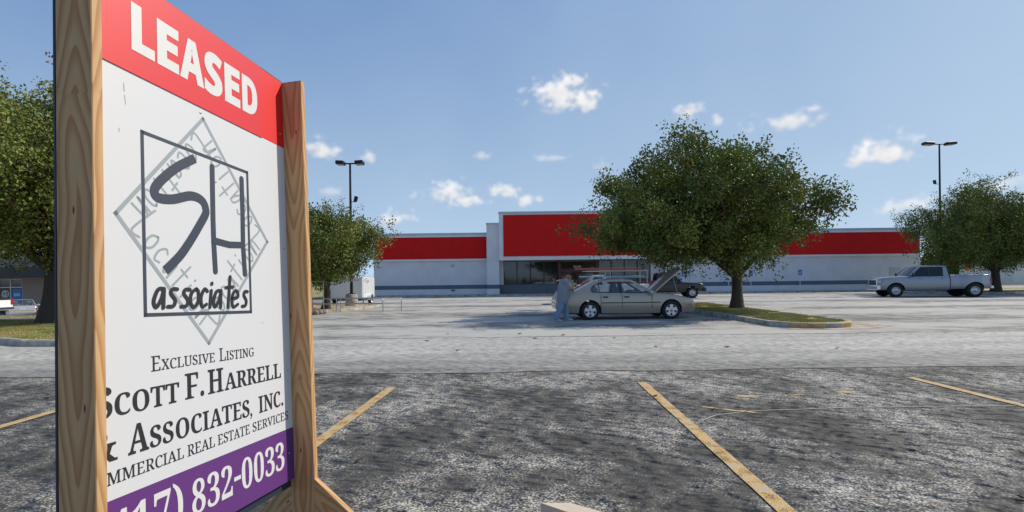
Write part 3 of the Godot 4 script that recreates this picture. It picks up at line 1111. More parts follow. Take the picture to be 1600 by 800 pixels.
# ------------------------------------------------------------------ store
func build_store() -> void:
	var root := thing("store_building", "wide white store with red fascia panels and glass front", "building", Vector3(0, 0, -46.0))
	var zb := -34.0
	var st := new_st()
	span(st, Vector3(-12.4, 0, zb), Vector3(-2.2, 5.45, 0))
	obj("wall", st, M.store_wall, root)
	st = new_st()
	span(st, Vector3(14.5, 0, zb), Vector3(36.7, 5.45, 0))
	obj("wall", st, M.store_wall, root)
	# wing dressings
	for w in [[-12.4, -2.2], [14.5, 36.7]]:
		st = new_st()
		span(st, Vector3(w[0] - 0.05, 5.45, -0.6), Vector3(w[1], 5.66, 0.10))
		obj("parapet_cap", st, M.store_cap, root)
		var x: float = w[0] + (0.15 if w[0] < 0 else 0.0)
		var x_end: float = w[1] - (0.15 if w[0] > 0 else 0.0)
		var n := maxi(1, int((x_end - x) / 3.0 + 0.5))
		for k in n:
			st = new_st()
			cbox(st, Vector3(lerpf(x, x_end, (k + 0.5) / n), 4.30, 0.055), Vector3((x_end - x) / n - 0.006, 1.96, 0.10), 0.004)
			obj("red_panel", st, M.store_red, root)
		st = new_st()
		span(st, Vector3(w[0], 3.15, 0.0), Vector3(w[1], 3.317, 0.16))
		obj("trim_band", st, M.store_trim, root)
		st = new_st()
		span(st, Vector3(w[0], 5.283, 0.0), Vector3(w[1], 5.447, 0.16))
		obj("trim_band", st, M.store_trim, root)
		st = new_st()
		span(st, Vector3(w[0] - 0.004, 0.62, 0.0), Vector3(w[1], 0.98, 0.006))
		obj("wall_stripe", st, M.store_stripe, root)
	# block courses told apart on the wings as thin joints
	for w in [[-12.4, -2.2], [14.5, 36.7]]:
		st = new_st()
		for k in 12:
			var y := 1.2 + k * 0.16 * 1.0
			if y < 3.1:
				span(st, Vector3(w[0], y, 0.0), Vector3(w[1], y + 0.012, 0.004))
		var jo := obj("block_courses", st, M.store_wall, root)
		jo.set_meta("kind", "stuff")
	# piers
	for x in [-2.2, 13.4]:
		st = new_st()
		span(st, Vector3(x, 0, -2.0), Vector3(x + 1.1, 6.3, 0.95))
		var p := obj("pier", st, M.store_wall, root)
		st = new_st()
		span(st, Vector3(x - 0.04, 6.3, -2.0), Vector3(x + 1.14, 6.42, 1.0))
		obj("parapet_cap", st, M.store_cap, p)
		st = new_st()
		span(st, Vector3(x - 0.004, 0.62, -1.0), Vector3(x + 1.104, 0.98, 0.956))
		obj("wall_stripe", st, M.store_stripe, p)
	# centre header
	st = new_st()
	span(st, Vector3(-1.09, 3.10, -3.0), Vector3(13.4, 7.18, 1.30))
	obj("header", st, M.store_trim, root)
	st = new_st()
	span(st, Vector3(-1.13, 7.18, -3.0), Vector3(13.44, 7.34, 1.36))
	obj("parapet_cap", st, M.store_cap, root)
	for k in 5:
		st = new_st()
		cbox(st, Vector3(lerpf(-0.72, 13.02, (k + 0.5) / 5.0), 5.24, 1.33), Vector3(13.74 / 5.0 - 0.006, 3.62, 0.05), 0.004)
		obj("red_panel", st, M.store_red, root)
	# room behind the glass
	st = new_st()
	span(st, Vector3(-1.09, 0.0, -9.2), Vector3(13.4, 3.3, -9.0))
	span(st, Vector3(-1.09, 3.0, -9.0), Vector3(13.4, 3.095, -0.2))
	span(st, Vector3(-1.09, 0.0, -9.0), Vector3(13.4, 0.10, -0.45))
	span(st, Vector3(-1.3, 0.0, -9.0), Vector3(-1.10, 3.1, 0.0))
	span(st, Vector3(13.41, 0.0, -9.0), Vector3(13.6, 3.1, 0.0))
	obj("interior", st, M.dark_room, root)
	st = new_st()
	span(st, Vector3(-1.09, 3.1, zb), Vector3(13.4, 5.4, -3.1))
	obj("roof_block", st, M.store_wall, root)
	# shopfront
	for q in [[-1.09, 4.15], [7.75, 13.4]]:
		st = new_st()
		span(st, Vector3(q[0], 0.0, -0.40), Vector3(q[1], 0.95, -0.10))
		obj("stall_riser", st, M.store_stripe, root)
	for run in [[-0.75, 4.1, 4], [7.8, 12.5, 4]]:
		for k in run[2]:
			var x0 := lerpf(run[0], run[1], float(k) / run[2])
			var x1 := lerpf(run[0], run[1], float(k + 1) / run[2])
			window(root, x0, x1, 0.95, 3.08, -0.25, M.dark_frame)
	for q in [[-1.09, -0.755], [12.505, 13.4]]:
		st = new_st()
		span(st, Vector3(q[0], 0.95, -0.4), Vector3(q[1], 3.09, -0.1))
		obj("jamb", st, M.store_wall, root)
	# entrance: red frame, transom, two doors
	st = new_st()
	for q in [[4.155, 4.40], [7.50, 7.745]]:
		span(st, Vector3(q[0], 0.13, -0.35), Vector3(q[1], 3.09, -0.02))
	span(st, Vector3(4.40, 2.02, -0.35), Vector3(7.50, 2.30, -0.02))
	obj("door_frame", st, M.window_frame, root)
	window(root, 4.41, 7.49, 2.31, 3.08, -0.25, M.window_frame)
	for k in 2:
		var x0 := 4.42 + k * 1.54
		var dd := new_st()
		for q in [[x0, x0 + 0.09, 0.14, 2.01], [x0 + 1.43, x0 + 1.52, 0.14, 2.01], [x0 + 0.09, x0 + 1.43, 0.14, 0.32], [x0 + 0.09, x0 + 1.43, 1.93, 2.01]]:
			span(dd, Vector3(q[0], q[2], -0.28), Vector3(q[1], q[3], -0.22))
		var door := obj("door", dd, M.window_frame, root)
		dd = new_st()
		span(dd, Vector3(x0 + 0.091, 0.321, -0.255), Vector3(x0 + 1.429, 1.929, -0.245))
		obj("pane", dd, M.store_glass, door)
		dd = new_st()
		rod(dd, Vector3(x0 + (1.38 if k == 0 else 0.14), 0.9, -0.18), Vector3(x0 + (1.38 if k == 0 else 0.14), 1.3, -0.18), 0.015)
		obj("handle", dd, M.galvanised, door)
	var num := text_at(root, "house_number", "3530", M.sign_lettering, true, false, 5.55, 6.25, 2.42, 2.60, -0.20)
	num.scale.z = 0.3
	# boards and displays standing inside
	for q in [[0.4, 1.0, 1.5], [3.0, 1.6, 2.3], [9.2, 1.8, 2.0], [11.4, 0.8, 2.4]]:
		st = new_st()
		cbox(st, Vector3(q[0], 0.1 + q[2] * 0.5, -2.6), Vector3(q[1], q[2], 0.5), 0.02)
		obj("display", st, M.tan_board, root)
	# a service door and a vent in the right wing
	st = new_st()
	span(st, Vector3(33.9, 0.0, 0.0), Vector3(34.9, 2.1, 0.03))
	obj("service_door", st, M.store_cap, root)
	st = new_st()
	cbox(st, Vector3(-5.3, 2.75, 0.05), Vector3(0.3, 0.22, 0.1), 0.02)
	obj("wall_lamp", st, M.store_cap, root)
	st = new_st()
	cbox(st, Vector3(-5.3, 0.50, 0.03), Vector3(0.35, 0.12, 0.06), 0.01)
	obj("vent", st, M.dark_frame, root)

func window(root: Node, x0: float, x1: float, y0: float, y1: float, z: float, fm: Material) -> void:
	var st := new_st()
	var f := 0.045
	span(st, Vector3(x0 + 0.002, y0, z - 0.05), Vector3(x0 + f, y1, z + 0.06))
	span(st, Vector3(x1 - f, y0, z - 0.05), Vector3(x1 - 0.002, y1, z + 0.06))
	span(st, Vector3(x0 + f, y0, z - 0.05), Vector3(x1 - f, y0 + f, z + 0.06))
	span(st, Vector3(x0 + f, y1 - f, z - 0.05), Vector3(x1 - f, y1, z + 0.06))
	var w := obj("window", st, fm, root)
	st = new_st()
	span(st, Vector3(x0 + f, y0 + f, z - 0.005), Vector3(x1 - f, y1 - f, z + 0.005))
	obj("pane", st, M.store_glass, w)

func build_strip_shop() -> void:
	var root := thing("corner_shop", "low shaded shop with posters in its window behind left tree", "building", Vector3(0, -1.0, -44.0))
	var st := new_st()
	span(st, Vector3(-80, 0, -14), Vector3(-46.2, 5.0, 0))
	span(st, Vector3(-42.1, 0, -14), Vector3(-24.0, 5.0, 0))
	span(st, Vector3(-46.2, 2.95, -14), Vector3(-42.1, 5.0, 0))
	span(st, Vector3(-46.2, 0, -14), Vector3(-42.1, 2.95, -3.0))
	obj("wall", st, M.strip_wall, root)
	st = new_st()
	span(st, Vector3(-80.2, 3.1, 0.002), Vector3(-23.8, 3.9, 2.2))
	obj("canopy", st, M.dark_frame, root)
	for k in 4:
		var x0 := -46.2 + k * 1.025
		window(root, x0, x0 + 1.025, 0.35, 2.25, -0.08, M.store_trim)
		window(root, x0, x0 + 1.025, 2.252, 2.94, -0.08, M.store_trim)
	st = new_st()
	span(st, Vector3(-46.2, 0.0, -0.3), Vector3(-42.1, 0.349, -0.02))
	obj("stall_riser", st, M.dark_frame, root)
	st = new_st()
	lathe(st, Vector3(-43.62, 1.70, -0.072), Vector3(0, 0, 1), [[0.0, 0.33], [0.012, 0.33], [0.012, 0.0]], 28, -1)
	var badge := obj("poster", st, M.poster_teal, root)
	text_at(badge, "print", "+1", M.dark_frame, true, false, -43.82, -43.42, 1.54, 1.88, -0.057)
	st = new_st()
	span(st, Vector3(-43.0, 0.95, -0.072), Vector3(-42.25, 2.1, -0.058))
	var po := obj("poster", st, M.poster_blue, root)
	st = new_st()
	span(st, Vector3(-42.9, 1.5, -0.057), Vector3(-42.35, 1.72, -0.054))
	obj("print", st, M.poster_teal, po)

# ------------------------------------------------------------------ trees
var spray: ArrayMesh
func spray_mesh() -> ArrayMesh:
	if spray:
		return spray
	var r := RandomNumberGenerator.new()
	r.seed = 4
	var st := new_st()
	for k in 15:
		var p := Vector3(r.randfn(0, 0.075), r.randfn(0, 0.065), r.randfn(0, 0.075))
		var dir := (p.normalized() + Vector3(r.randfn(0, 0.5), r.randfn(-0.35, 0.4), r.randfn(0, 0.5))).normalized()
		var side := dir.cross(Vector3(r.randfn(0, 1), r.randfn(0, 1) + 1.0, r.randfn(0, 1))).normalized()
		var nn := side.cross(dir)
		var l := r.randf_range(0.055, 0.085)
		var w := l * 0.36
		var a := p
		var b := p + dir * l * 0.45 + side * w + nn * 0.010
		var c := p + dir * l - nn * 0.008
		var e := p + dir * l * 0.45 - side * w + nn * 0.010
		tri(st, a, b, c)
		tri(st, a, c, e)
		var sh := r.randf_range(0.0, 1.0)
	spray = finish(st)
	return spray

func make_tree(called: String, label: String, at: Vector3, P: Dictionary) -> Node3D:
	var root := thing(called, label, "tree", at, 0.0, P.get("group", ""))
	var r := RandomNumberGenerator.new()
	r.seed = P.seed
	var lump := noise(0.9, 3, P.seed)
	var wood := new_st()
	var c: Vector3 = P.center
	var fork: float = P.fork
	var tr: float = P.radius
	# trunk with flare
	var base := []
	var rad := []
	for k in 7:
		var t := k / 6.0
		base.append(Vector3(sin(t * 2.0) * 0.06, fork * t - (0.06 if k == 0 else 0.0), cos(t * 3.0) * 0.05))
		rad.append(tr * (1.0 + 0.55 * pow(1.0 - t, 4.0)) * lerpf(1.0, 0.9, t))
	tube(wood, base, rad, 12, false)
	var top: Vector3 = base[-1]
	var limbs := []
	var limb_st := new_st()
	for k in P.limbs:
		var az: float = TAU * k / P.limbs + r.randf_range(-0.25, 0.25)
		var el := r.randf_range(0.35, 1.25) if k % 3 else r.randf_range(1.0, 1.4)
		var dir := Vector3(cos(az) * cos(el), sin(el), sin(az) * cos(el))
		var goal := c + Vector3(dir.x * P.rx, dir.y * P.up, dir.z * P.rz) * 0.80
		var start := top - Vector3(0, r.randf_range(0.0, 0.35) * fork * 0.4, 0)
		var pts := []
		var rr := []
		for j in 9:
			var t := j / 8.0
			var straight := start.lerp(goal, t)
			var bow: Vector3 = Vector3(dir.x, 0.0, dir.z) * sin(t * PI) * (0.09 * P.rx) + Vector3(r.randfn(0, 0.05), r.randfn(0, 0.05), r.randfn(0, 0.05)) * t
			pts.append(straight + bow)
			rr.append(maxf(tr * 0.52 * pow(1.0 - t, 0.85), 0.012))
		tube(limb_st, pts, rr, 7)
		limbs.append([pts, rr])
	# clumps and their twigs
	var xf := []
	var col := []
	for k in P.clumps:
		var dir := Vector3(r.randfn(0, 1), r.randfn(0, 1), r.randfn(0, 1)).normalized()
		var f := clampf(pow(r.randf(), 0.38), 0.30, 1.0)
		var env: float = 0.87 + 0.38 * lump.get_noise_3d(dir.x * 2.0, dir.y * 2.0, dir.z * 2.0)
		var p := c + Vector3(dir.x * P.rx, dir.y * (P.up if dir.y > 0 else P.down), dir.z * P.rz) * f * env
		var best := Vector3.ZERO
		var bd := 1e9
		var br := 0.02
		for L in limbs:
			for j in range(2, 9):
				var q: Vector3 = L[0][j]
				var dd: float = q.distance_to(p) + maxf(q.y - p.y, 0.0) * 1.5
				if dd < bd:
					bd = dd
					best = q
					br = L[1][j]
		var midp := best.lerp(p, 0.5) + Vector3(r.randfn(0, 0.08), -0.06 * bd + r.randfn(0, 0.05), r.randfn(0, 0.08))
		tube(limb_st, [best, midp, p], [minf(br * 0.8, 0.035), 0.018, 0.006], 5, false)
		var spread: float = P.spread * r.randf_range(0.75, 1.3)
		var tint := r.randf()
		var num := int(P.sprays * r.randf_range(0.6, 1.3))
		for j in num:
			var o := Vector3(r.randfn(0, 1), r.randfn(0, 0.85), r.randfn(0, 1)) * spread * 0.55
			var s: float = r.randf_range(0.75, 1.35) * P.get("leaf", 1.0)
			var bas := Basis.from_euler(Vector3(r.randf() * TAU, r.randf() * TAU, r.randf() * TAU)).scaled(Vector3(s, s, s))
			xf.append(Transform3D(bas, p + o))
			var g := clampf(0.68 * tint + 0.32 * r.randf(), 0.0, 1.0)
			var cc := Color(0.062, 0.100, 0.022).lerp(Color(0.25, 0.275, 0.060), g)
			if r.randf() < 0.022:
				cc = Color(0.22, 0.12, 0.04)
			col.append(cc)
	obj("trunk", wood, M.bark, root)
	obj("limbs", limb_st, M.bark, root)
	var mm := MultiMesh.new()
	mm.transform_format = MultiMesh.TRANSFORM_3D
	mm.use_colors = true
	mm.mesh = spray_mesh()
	mm.instance_count = xf.size()
	for k in xf.size():
		mm.set_instance_transform(k, xf[k])
		mm.set_instance_color(k, col[k])
	var cr := MultiMeshInstance3D.new()
	cr.name = "crown"
	cr.multimesh = mm
	cr.material_override = M.leaf
	cr.set_meta("kind", "stuff")
	root.add_child(cr, true)
	return root

func build_trees() -> void:
	make_tree("pear_tree", "big spreading green tree on the island beside the tan sedan", Vector3(9.0, 0.13, -20.6), {"center": Vector3(-1.55, 3.65, 0.0), "rx": 4.85, "up": 3.55, "down": 2.05, "rz": 4.5, "radius": 0.21, "fork": 1.35, "limbs": 13, "clumps": 200, "sprays": 44, "spread": 0.52, "seed": 47, "leaf": 1.32})
	make_tree("pear_tree", "dark tall tree cut off by the left edge, behind the near post", Vector3(-15.35, 0.13, -17.1), {"center": Vector3(0.2, 4.6, 0.0), "rx": 4.9, "up": 3.5, "down": 2.7, "rz": 4.6, "radius": 0.31, "fork": 1.75, "limbs": 11, "clumps": 260, "sprays": 50, "spread": 0.72, "seed": 33, "leaf": 1.2})
	make_tree("pear_tree", "small round tree beside the white trailer and left lamp pole", Vector3(-8.95, 0.10, -24.6), {"center": Vector3(-0.35, 2.95, 0.0), "rx": 2.85, "up": 1.95, "down": 1.75, "rz": 3.0, "radius": 0.17, "fork": 0.95, "limbs": 10, "clumps": 150, "sprays": 40, "spread": 0.62, "seed": 35, "leaf": 1.2})
	make_tree("pear_tree", "broad tree at the right edge behind the silver pickup", Vector3(35.1, 0.10, -37.2), {"center": Vector3(-0.1, 4.25, 0.0), "rx": 5.8, "up": 3.55, "down": 2.45, "rz": 5.2, "radius": 0.27, "fork": 1.55, "limbs": 12, "clumps": 260, "sprays": 44, "spread": 0.85, "seed": 37, "leaf": 1.4})
	# trees far beyond the right end of the store
	var k := 0
	for q in [[58.0, -88.0, 5.0, 5.2, "dark distant tree just right of the store's end"], [68.0, -95.0, 6.0, 5.6, "distant tree behind the orange road sign"], [80.0, -92.0, 6.0, 5.4, "distant tree left of the small white building"], [93.0, -100.0, 7.0, 6.5, "distant tree behind the small white building"], [108.0, -100.0, 7.0, 6.2, "farthest right distant tree"]]:
		make_tree("distant_tree", q[4], Vector3(q[0], 0, q[1]), {"center": Vector3(0, q[3] * 0.5, 0), "rx": q[2], "up": q[3] * 0.5, "down": q[3] * 0.45, "rz": q[2] * 0.8, "radius": 0.25, "fork": 1.2, "limbs": 7, "clumps": 70, "sprays": 40, "spread": 1.3, "seed": 50 + k, "leaf": 3.2, "group": "distant trees behind the lot"})
		k += 1
# ------------------------------------------------------------------ vehicles
func along(list: Array, x: float) -> float:
	if x <= list[0][0]:
		return list[0][1]
	for k in list.size() - 1:
		if x <= list[k + 1][0]:
			var t: float = (x - list[k][0]) / maxf(list[k + 1][0] - list[k][0], 1e-5)
			return lerpf(list[k][1], list[k + 1][1], t)
	return list[-1][1]

func shell(P: Dictionary) -> SurfaceTool:
	# painted lower body lofted along x; P: x0, x1, low, mid, w, plan, top, wheels, wheel_y, arch, open, crown
	var st := new_st()
	var xs := []
	var x: float = P.x0
	while x < P.x1 - 0.001:
		xs.append(x)
		x += 0.05
	xs.append(P.x1)
	for wx in P.wheels:
		for k in 13:
			var xa: float = wx - P.arch * cos(PI * k / 12.0)
			xs.append(xa + (0.0015 if k == 0 else -0.0015 if k == 12 else 0.0))
		xs.append(wx - P.arch - 0.002)
		xs.append(wx + P.arch + 0.002)
	xs = xs.filter(func(v): return v >= P.x0 and v <= P.x1)
	xs.sort()
	var rings := []
	var opens := []
	for xx in xs:
		var yl := along(P.low, xx)
		for wx in P.wheels:
			var dx: float = absf(xx - wx)
			if dx < P.arch:
				yl = maxf(yl, P.wheel_y + sqrt(P.arch * P.arch - dx * dx))
		var yt := along(P.top, xx)
		yl = minf(yl, yt - 0.08)
		var w: float = P.w * along(P.plan, xx)
		var bot := along(P.low, xx)
		var ring := []
		var z_of := func(y: float) -> float:
			var b := clampf((P.mid - y) / maxf(P.mid - bot, 0.01), 0.0, 1.2)
			var t := clampf((y - P.mid) / maxf(yt - P.mid, 0.05), 0.0, 1.0)
			return w * (1.0 - 0.075 * b * b - 0.06 * t * t)
		for k in 9:
			var y := lerpf(yl, yt - 0.035, k / 8.0)
			ring.append(Vector3(xx, y, z_of.call(y)))
		var zt: float = z_of.call(yt - 0.035)
		ring.append(Vector3(xx, yt - 0.010, zt - 0.022))
		ring.append(Vector3(xx, yt, zt - 0.07))
		ring.append(Vector3(xx, yt + P.crown * 0.75, zt * 0.5))
		ring.append(Vector3(xx, yt + P.crown, 0))
		var n := ring.size()
		for k in range(n - 2, -1, -1):
			ring.append(Vector3(ring[k].x, ring[k].y, -ring[k].z))
		rings.append(ring)
	for k in rings.size() - 1:
		var xm: float = (xs[k] + xs[k + 1]) * 0.5
		var op := false
		for o in P.open:
			if xm > o[0] and xm < o[1]:
				op = true
		for j in rings[k].size() - 1:
			if op and j >= 10 and j < 14:
				continue
			quad(st, rings[k][j], rings[k][j + 1], rings[k + 1][j + 1], rings[k + 1][j], 1)
	for e in [[rings[0], true], [rings[-1], false]]:
		var ring: Array = e[0]
		for j in range(1, ring.size() - 1):
			if e[1]:
				tri(st, ring[0], ring[j], ring[j + 1], 2)
			else:
				tri(st, ring[0], ring[j + 1], ring[j], 2)
	return st

func side_piece(st: SurfaceTool, poly: Array, C: Dictionary, thick: float, lift := 0.0, only := 0.0) -> void:
	# polygon in (x, y) laid on both inclined sides of the cabin
	var pv := PackedVector2Array()
	for p in poly:
		pv.append(Vector2(p[0], p[1]))
	var idx := Geometry2D.triangulate_polygon(pv)
	for sd in [-1.0, 1.0]:
		if only != 0.0 and sd != only:
			continue
		var o := []
		var i := []
		for p in pv:
			var z: float = lerpf(C.wb, C.wr, clampf((p.y - C.yb) / (C.yr - C.yb), -0.1, 1.05)) + lift
			o.append(Vector3(p.x, p.y, sd * z))
			i.append(Vector3(p.x, p.y, sd * (z - thick)))
		for k in range(0, idx.size(), 3):
			tri(st, o[idx[k]], o[idx[k + 1]], o[idx[k + 2]])
			tri(st, i[idx[k]], i[idx[k + 2]], i[idx[k + 1]])
		for k in o.size():
			var k2: int = (k + 1) % o.size()
			quad(st, o[k], o[k2], i[k2], i[k])

func screen(st: SurfaceTool, a: Array, b: Array, wa: float, wb: float, bow: float) -> void:
	# bowed glass between a lower edge a (x, y) and an upper edge b
	var n := 8
	var dx := signf(a[0] - b[0]) * bow
	var prev := []
	for k in n + 1:
		var t := lerpf(-1.0, 1.0, float(k) / n)
		var f := 1.0 - t * t
		var p := Vector3(a[0] + dx * f, a[1] + 0.01 * f, t * wa)
		var q := Vector3(b[0] + dx * 0.5 * f, b[1] + 0.02 * f, t * wb)
		if k > 0:
			quad(st, prev[0], p, q, prev[1], 1)
		prev = [p, q]

func roof_sheet(st: SurfaceTool, line: Array, w: float, crown: float) -> void:
	var n := 10
	for k in line.size() - 1:
		for j in n:
			var v := []
			for q in [[k, j], [k + 1, j], [k + 1, j + 1], [k, j + 1]]:
				var t := lerpf(-1.0, 1.0, float(q[1]) / n)
				v.append(Vector3(line[q[0]][0], line[q[0]][1] + crown * (1.0 - pow(absf(t), 2.6)), t * w))
			quad(st, v[0], v[1], v[2], v[3], 1)

func add_wheel(root: Node, at: Vector3, r: float, wd: float, side: float, style: String) -> void:
	var w := Node3D.new()
	w.name = "wheel"
	root.add_child(w, true)
	w.position = at
	var ax := Vector3(0, 0, side)
	var st := new_st()
	var hw := wd * 0.5
	lathe(st, Vector3.ZERO, ax, [[-hw, r * 0.62], [-hw, r * 0.90], [-hw * 0.75, r], [hw * 0.75, r], [hw, r * 0.91], [hw * 1.02, r * 0.75], [hw * 0.92, r * (0.57 if style == "steel" else 0.66)]], 28)
	obj("tyre", st, M.tyre, w)
	st = new_st()
	var rk := 0.86 if style == "steel" else 1.0
	lathe(st, Vector3.ZERO, ax, [[hw * 0.93, r * 0.67 * rk], [hw * 0.85, r * 0.60 * rk], [hw * 0.30, r * 0.58 * rk]], 28)
	if style == "steel":
		lathe(st, Vector3.ZERO, ax, [[hw * 0.30, r * 0.50], [hw * 0.45, r * 0.38], [hw * 0.95, r * 0.26], [hw * 1.0, 0.0]], 24)
	else:
		for k in 5:
			var a := TAU * k / 5.0 + 0.3
			var dir := Vector3(cos(a), sin(a), 0)
			var sd := Vector3(-sin(a), cos(a), 0)
			var pts := []
			for q in [[0.12, -0.15], [0.62, -0.20], [0.62, 0.20], [0.12, 0.15]]:
				pts.append(dir * q[0] * r + sd * q[1] * r)
			var zo := side * hw * 0.82
			var zi := side * hw * 0.45
			for s in [[zo, 1], [zi, -1]]:
				var v := []
				for p in pts:
					v.append(p + Vector3(0, 0, s[0]))
				quad(st, v[0], v[1], v[2], v[3])
			for j in 4:
				var p0: Vector3 = pts[j]
				var p1: Vector3 = pts[(j + 1) % 4]
				quad(st, p0 + Vector3(0, 0, zi), p1 + Vector3(0, 0, zi), p1 + Vector3(0, 0, zo), p0 + Vector3(0, 0, zo))
		lathe(st, Vector3.ZERO, ax, [[hw * 0.5, r * 0.2], [hw * 0.86, r * 0.2], [hw * 0.92, r * 0.13], [hw * 0.92, 0.0]], 20)
	obj("rim", st, M.alloy if style != "dull" else M.galvanised, w)
	st = new_st()
	lathe(st, Vector3.ZERO, ax, [[hw * 0.25, r * 0.60], [hw * 0.28, 0.0]], 20, -1)
	lathe(st, Vector3.ZERO, ax, [[hw * 1.0, r * 0.07], [hw * 1.01, 0.0]], 12, -1)
	obj("brake_disc", st, M.under_black, w)

func seats(root: Node, spots: Array, m: Material) -> void:
	for s in spots:
		for z in [-0.36, 0.36]:
			var st := new_st()
			cbox(st, Vector3(s[0], s[1], z), Vector3(0.50, 0.18, 0.50), 0.05)
			cbox(st, Vector3(s[0] - 0.26, s[1] + 0.32, z), Vector3(0.16, 0.56, 0.48), 0.05, Basis(Vector3(0, 0, 1), 0.18))
			cbox(st, Vector3(s[0] - 0.33, s[1] + 0.68, z), Vector3(0.10, 0.17, 0.26), 0.03)
			obj("seat", st, m, root)

func sedan_side(st: SurfaceTool, C: Dictionary, sd: float) -> void:
	side_piece(st, [[0.90, 0.875], [0.78, 0.875], [0.02, 1.295], [0.10, 1.345]], C, 0.04, 0.0, sd)
	side_piece(st, [[0.10, 1.345], [0.02, 1.295], [-1.02, 1.285], [-1.16, 1.325], [-0.5, 1.362]], C, 0.04, 0.0, sd)
	side_piece(st, [[-1.16, 1.325], [-1.02, 1.285], [-1.28, 1.16], [-1.36, 1.03], [-1.30, 0.90], [-1.30, 0.87], [-1.92, 0.93]], C, 0.04, 0.0, sd)

func sedan(label: String, at: Vector3, turn: float, paint: Material, opened: bool, style := "alloy", group := "") -> Node3D:
	var root := thing("sedan", label, "car", at, turn, group)
	var wr := 0.31
	var P := {"x0": -2.52, "x1": 2.28, "w": 0.875, "mid": 0.56, "crown": 0.025, "arch": 0.375, "wheels": [-1.385, 1.385], "wheel_y": wr,
		"low": [[-2.52, 0.36], [-2.3, 0.27], [-1.9, 0.24], [0.0, 0.215], [1.9, 0.22], [2.28, 0.26]],
		"plan": [[-2.52, 0.78], [-2.42, 0.87], [-2.15, 0.94], [-1.4, 0.99], [0.0, 1.0], [1.4, 0.985], [1.9, 0.93], [2.14, 0.85], [2.28, 0.66]],
		"top": [[-2.52, 0.66], [-2.47, 0.80], [-2.40, 0.93], [-2.2, 0.965], [-1.75, 0.965], [-1.3, 0.925], [0.0, 0.895], [0.85, 0.895], [1.3, 0.86], [1.85, 0.765], [2.12, 0.69], [2.22, 0.61], [2.28, 0.52]],
		"open": [[-1.78, 0.80]] if not opened else [[-2.38, 0.80], [0.86, 2.0]]}
	obj("body", shell(P), paint, root)
	var C := {"wb": 0.795, "wr": 0.575, "yb": 0.885, "yr": 1.34}
	var st: SurfaceTool
	for sd in [-1.0, 1.0]:
		st = new_st()
		sedan_side(st, C, sd)
		obj("pillars", st, paint, root)
		st = new_st()
		side_piece(st, [[-0.27, 0.88], [-0.36, 0.88], [-0.38, 1.292], [-0.26, 1.292]], C, 0.03, 0.002, sd)
		obj("centre_pillar", st, M.black_plastic, root)
		st = new_st()
		side_piece(st, [[-1.03, 0.885], [-1.055, 0.885], [-1.075, 1.268], [-1.05, 1.275]], C, 0.02, 0.002, sd)
		obj("window_divider", st, M.black_plastic, root)
	st = new_st()
	roof_sheet(st, [[0.10, 1.345], [-0.05, 1.362], [-0.5, 1.372], [-0.9, 1.358], [-1.16, 1.325]], 0.575, 0.035)
	obj("roof", st, paint, root)
	st = new_st()
	screen(st, [0.88, 0.895], [0.10, 1.345], 0.74, 0.56, 0.12)
	obj("windscreen", st, M.car_glass, root)
	st = new_st()
	screen(st, [-1.86, 0.955], [-1.16, 1.325], 0.70, 0.56, 0.08)
	obj("rear_window", st, M.car_glass, root)
	for g in [[[0.76, 0.885], [-0.27, 0.885], [-0.26, 1.290], [0.02, 1.290]], [[-0.36, 0.885], [-1.03, 0.885], [-1.05, 1.275], [-0.38, 1.288]], [[-1.055, 0.885], [-1.29, 0.90], [-1.35, 1.03], [-1.27, 1.15], [-1.075, 1.265]]]:
		for sd in [-1.0, 1.0]:
			st = new_st()
			side_piece(st, g, C, 0.006, -0.012, sd)
			obj("side_window", st, M.car_glass, root)
	# door shuts, rub strip, handles, mirrors
	st = new_st()
	for z in [-1.0, 1.0]:
		for xx in [0.72, -0.30, -1.02]:
			var yy := 0.40
			while yy < 0.84:
				span(st, Vector3(xx - 0.005, yy, z * 0.858), Vector3(xx + 0.005, yy + 0.24, z * 0.8775))
				yy += 0.22
		span(st, Vector3(-1.0, 0.565, z * 0.86), Vector3(1.0, 0.595, z * 0.883))
	obj("trim_strip", st, M.black_plastic, root)
	for z in [-1.0, 1.0]:
		for xx in [-0.14, -0.86]:
			st = new_st()
			cbox(st, Vector3(xx, 0.775, z * 0.868), Vector3(0.17, 0.045, 0.05), 0.012)
			obj("door_handle", st, M.black_plastic, root)
		st = new_st()
		cbox(st, Vector3(0.66, 0.93, z * 0.90), Vector3(0.12, 0.13, 0.20), 0.035)
		obj("mirror", st, paint, root)
		st = new_st()
		cbox(st, Vector3(-2.43, 0.73, z * 0.60), Vector3(0.10, 0.15, 0.36), 0.02)
		obj("tail_light", st, M.red_lens, root)
		st = new_st()
		cbox(st, Vector3(2.13, 0.62, z * 0.60), Vector3(0.20, 0.10, 0.34), 0.03, Basis(Vector3.UP, -z * 0.35))
		obj("headlight", st, M.clear_lens, root)
		st = new_st()
		cbox(st, Vector3(2.02, 0.50, z * 0.772), Vector3(0.14, 0.03, 0.03), 0.008, Basis(Vector3.UP, -z * 0.3))
		obj("side_marker", st, M.amber_lens, root)
	st = new_st()
	cbox(st, Vector3(-2.515, 0.50, 0), Vector3(0.07, 0.17, 1.35), 0.03)
	obj("bumper", st, paint, root)
	st = new_st()
	cbox(st, Vector3(2.26, 0.40, 0), Vector3(0.08, 0.16, 1.15), 0.03)
	obj("bumper", st, paint, root)
	st = new_st()
	cbox(st, Vector3(-2.50, 0.735, 0), Vector3(0.03, 0.15, 0.32), 0.006)
	obj("number_plate", st, M.plate, root)
	st = new_st()
	span(st, Vector3(-2.2, 0.20, -0.62), Vector3(2.05, 0.46, 0.62))
	span(st, Vector3(-1.0, 0.19, -0.78), Vector3(1.0, 0.36, 0.78))
	obj("underbody", st, M.under_black, root)
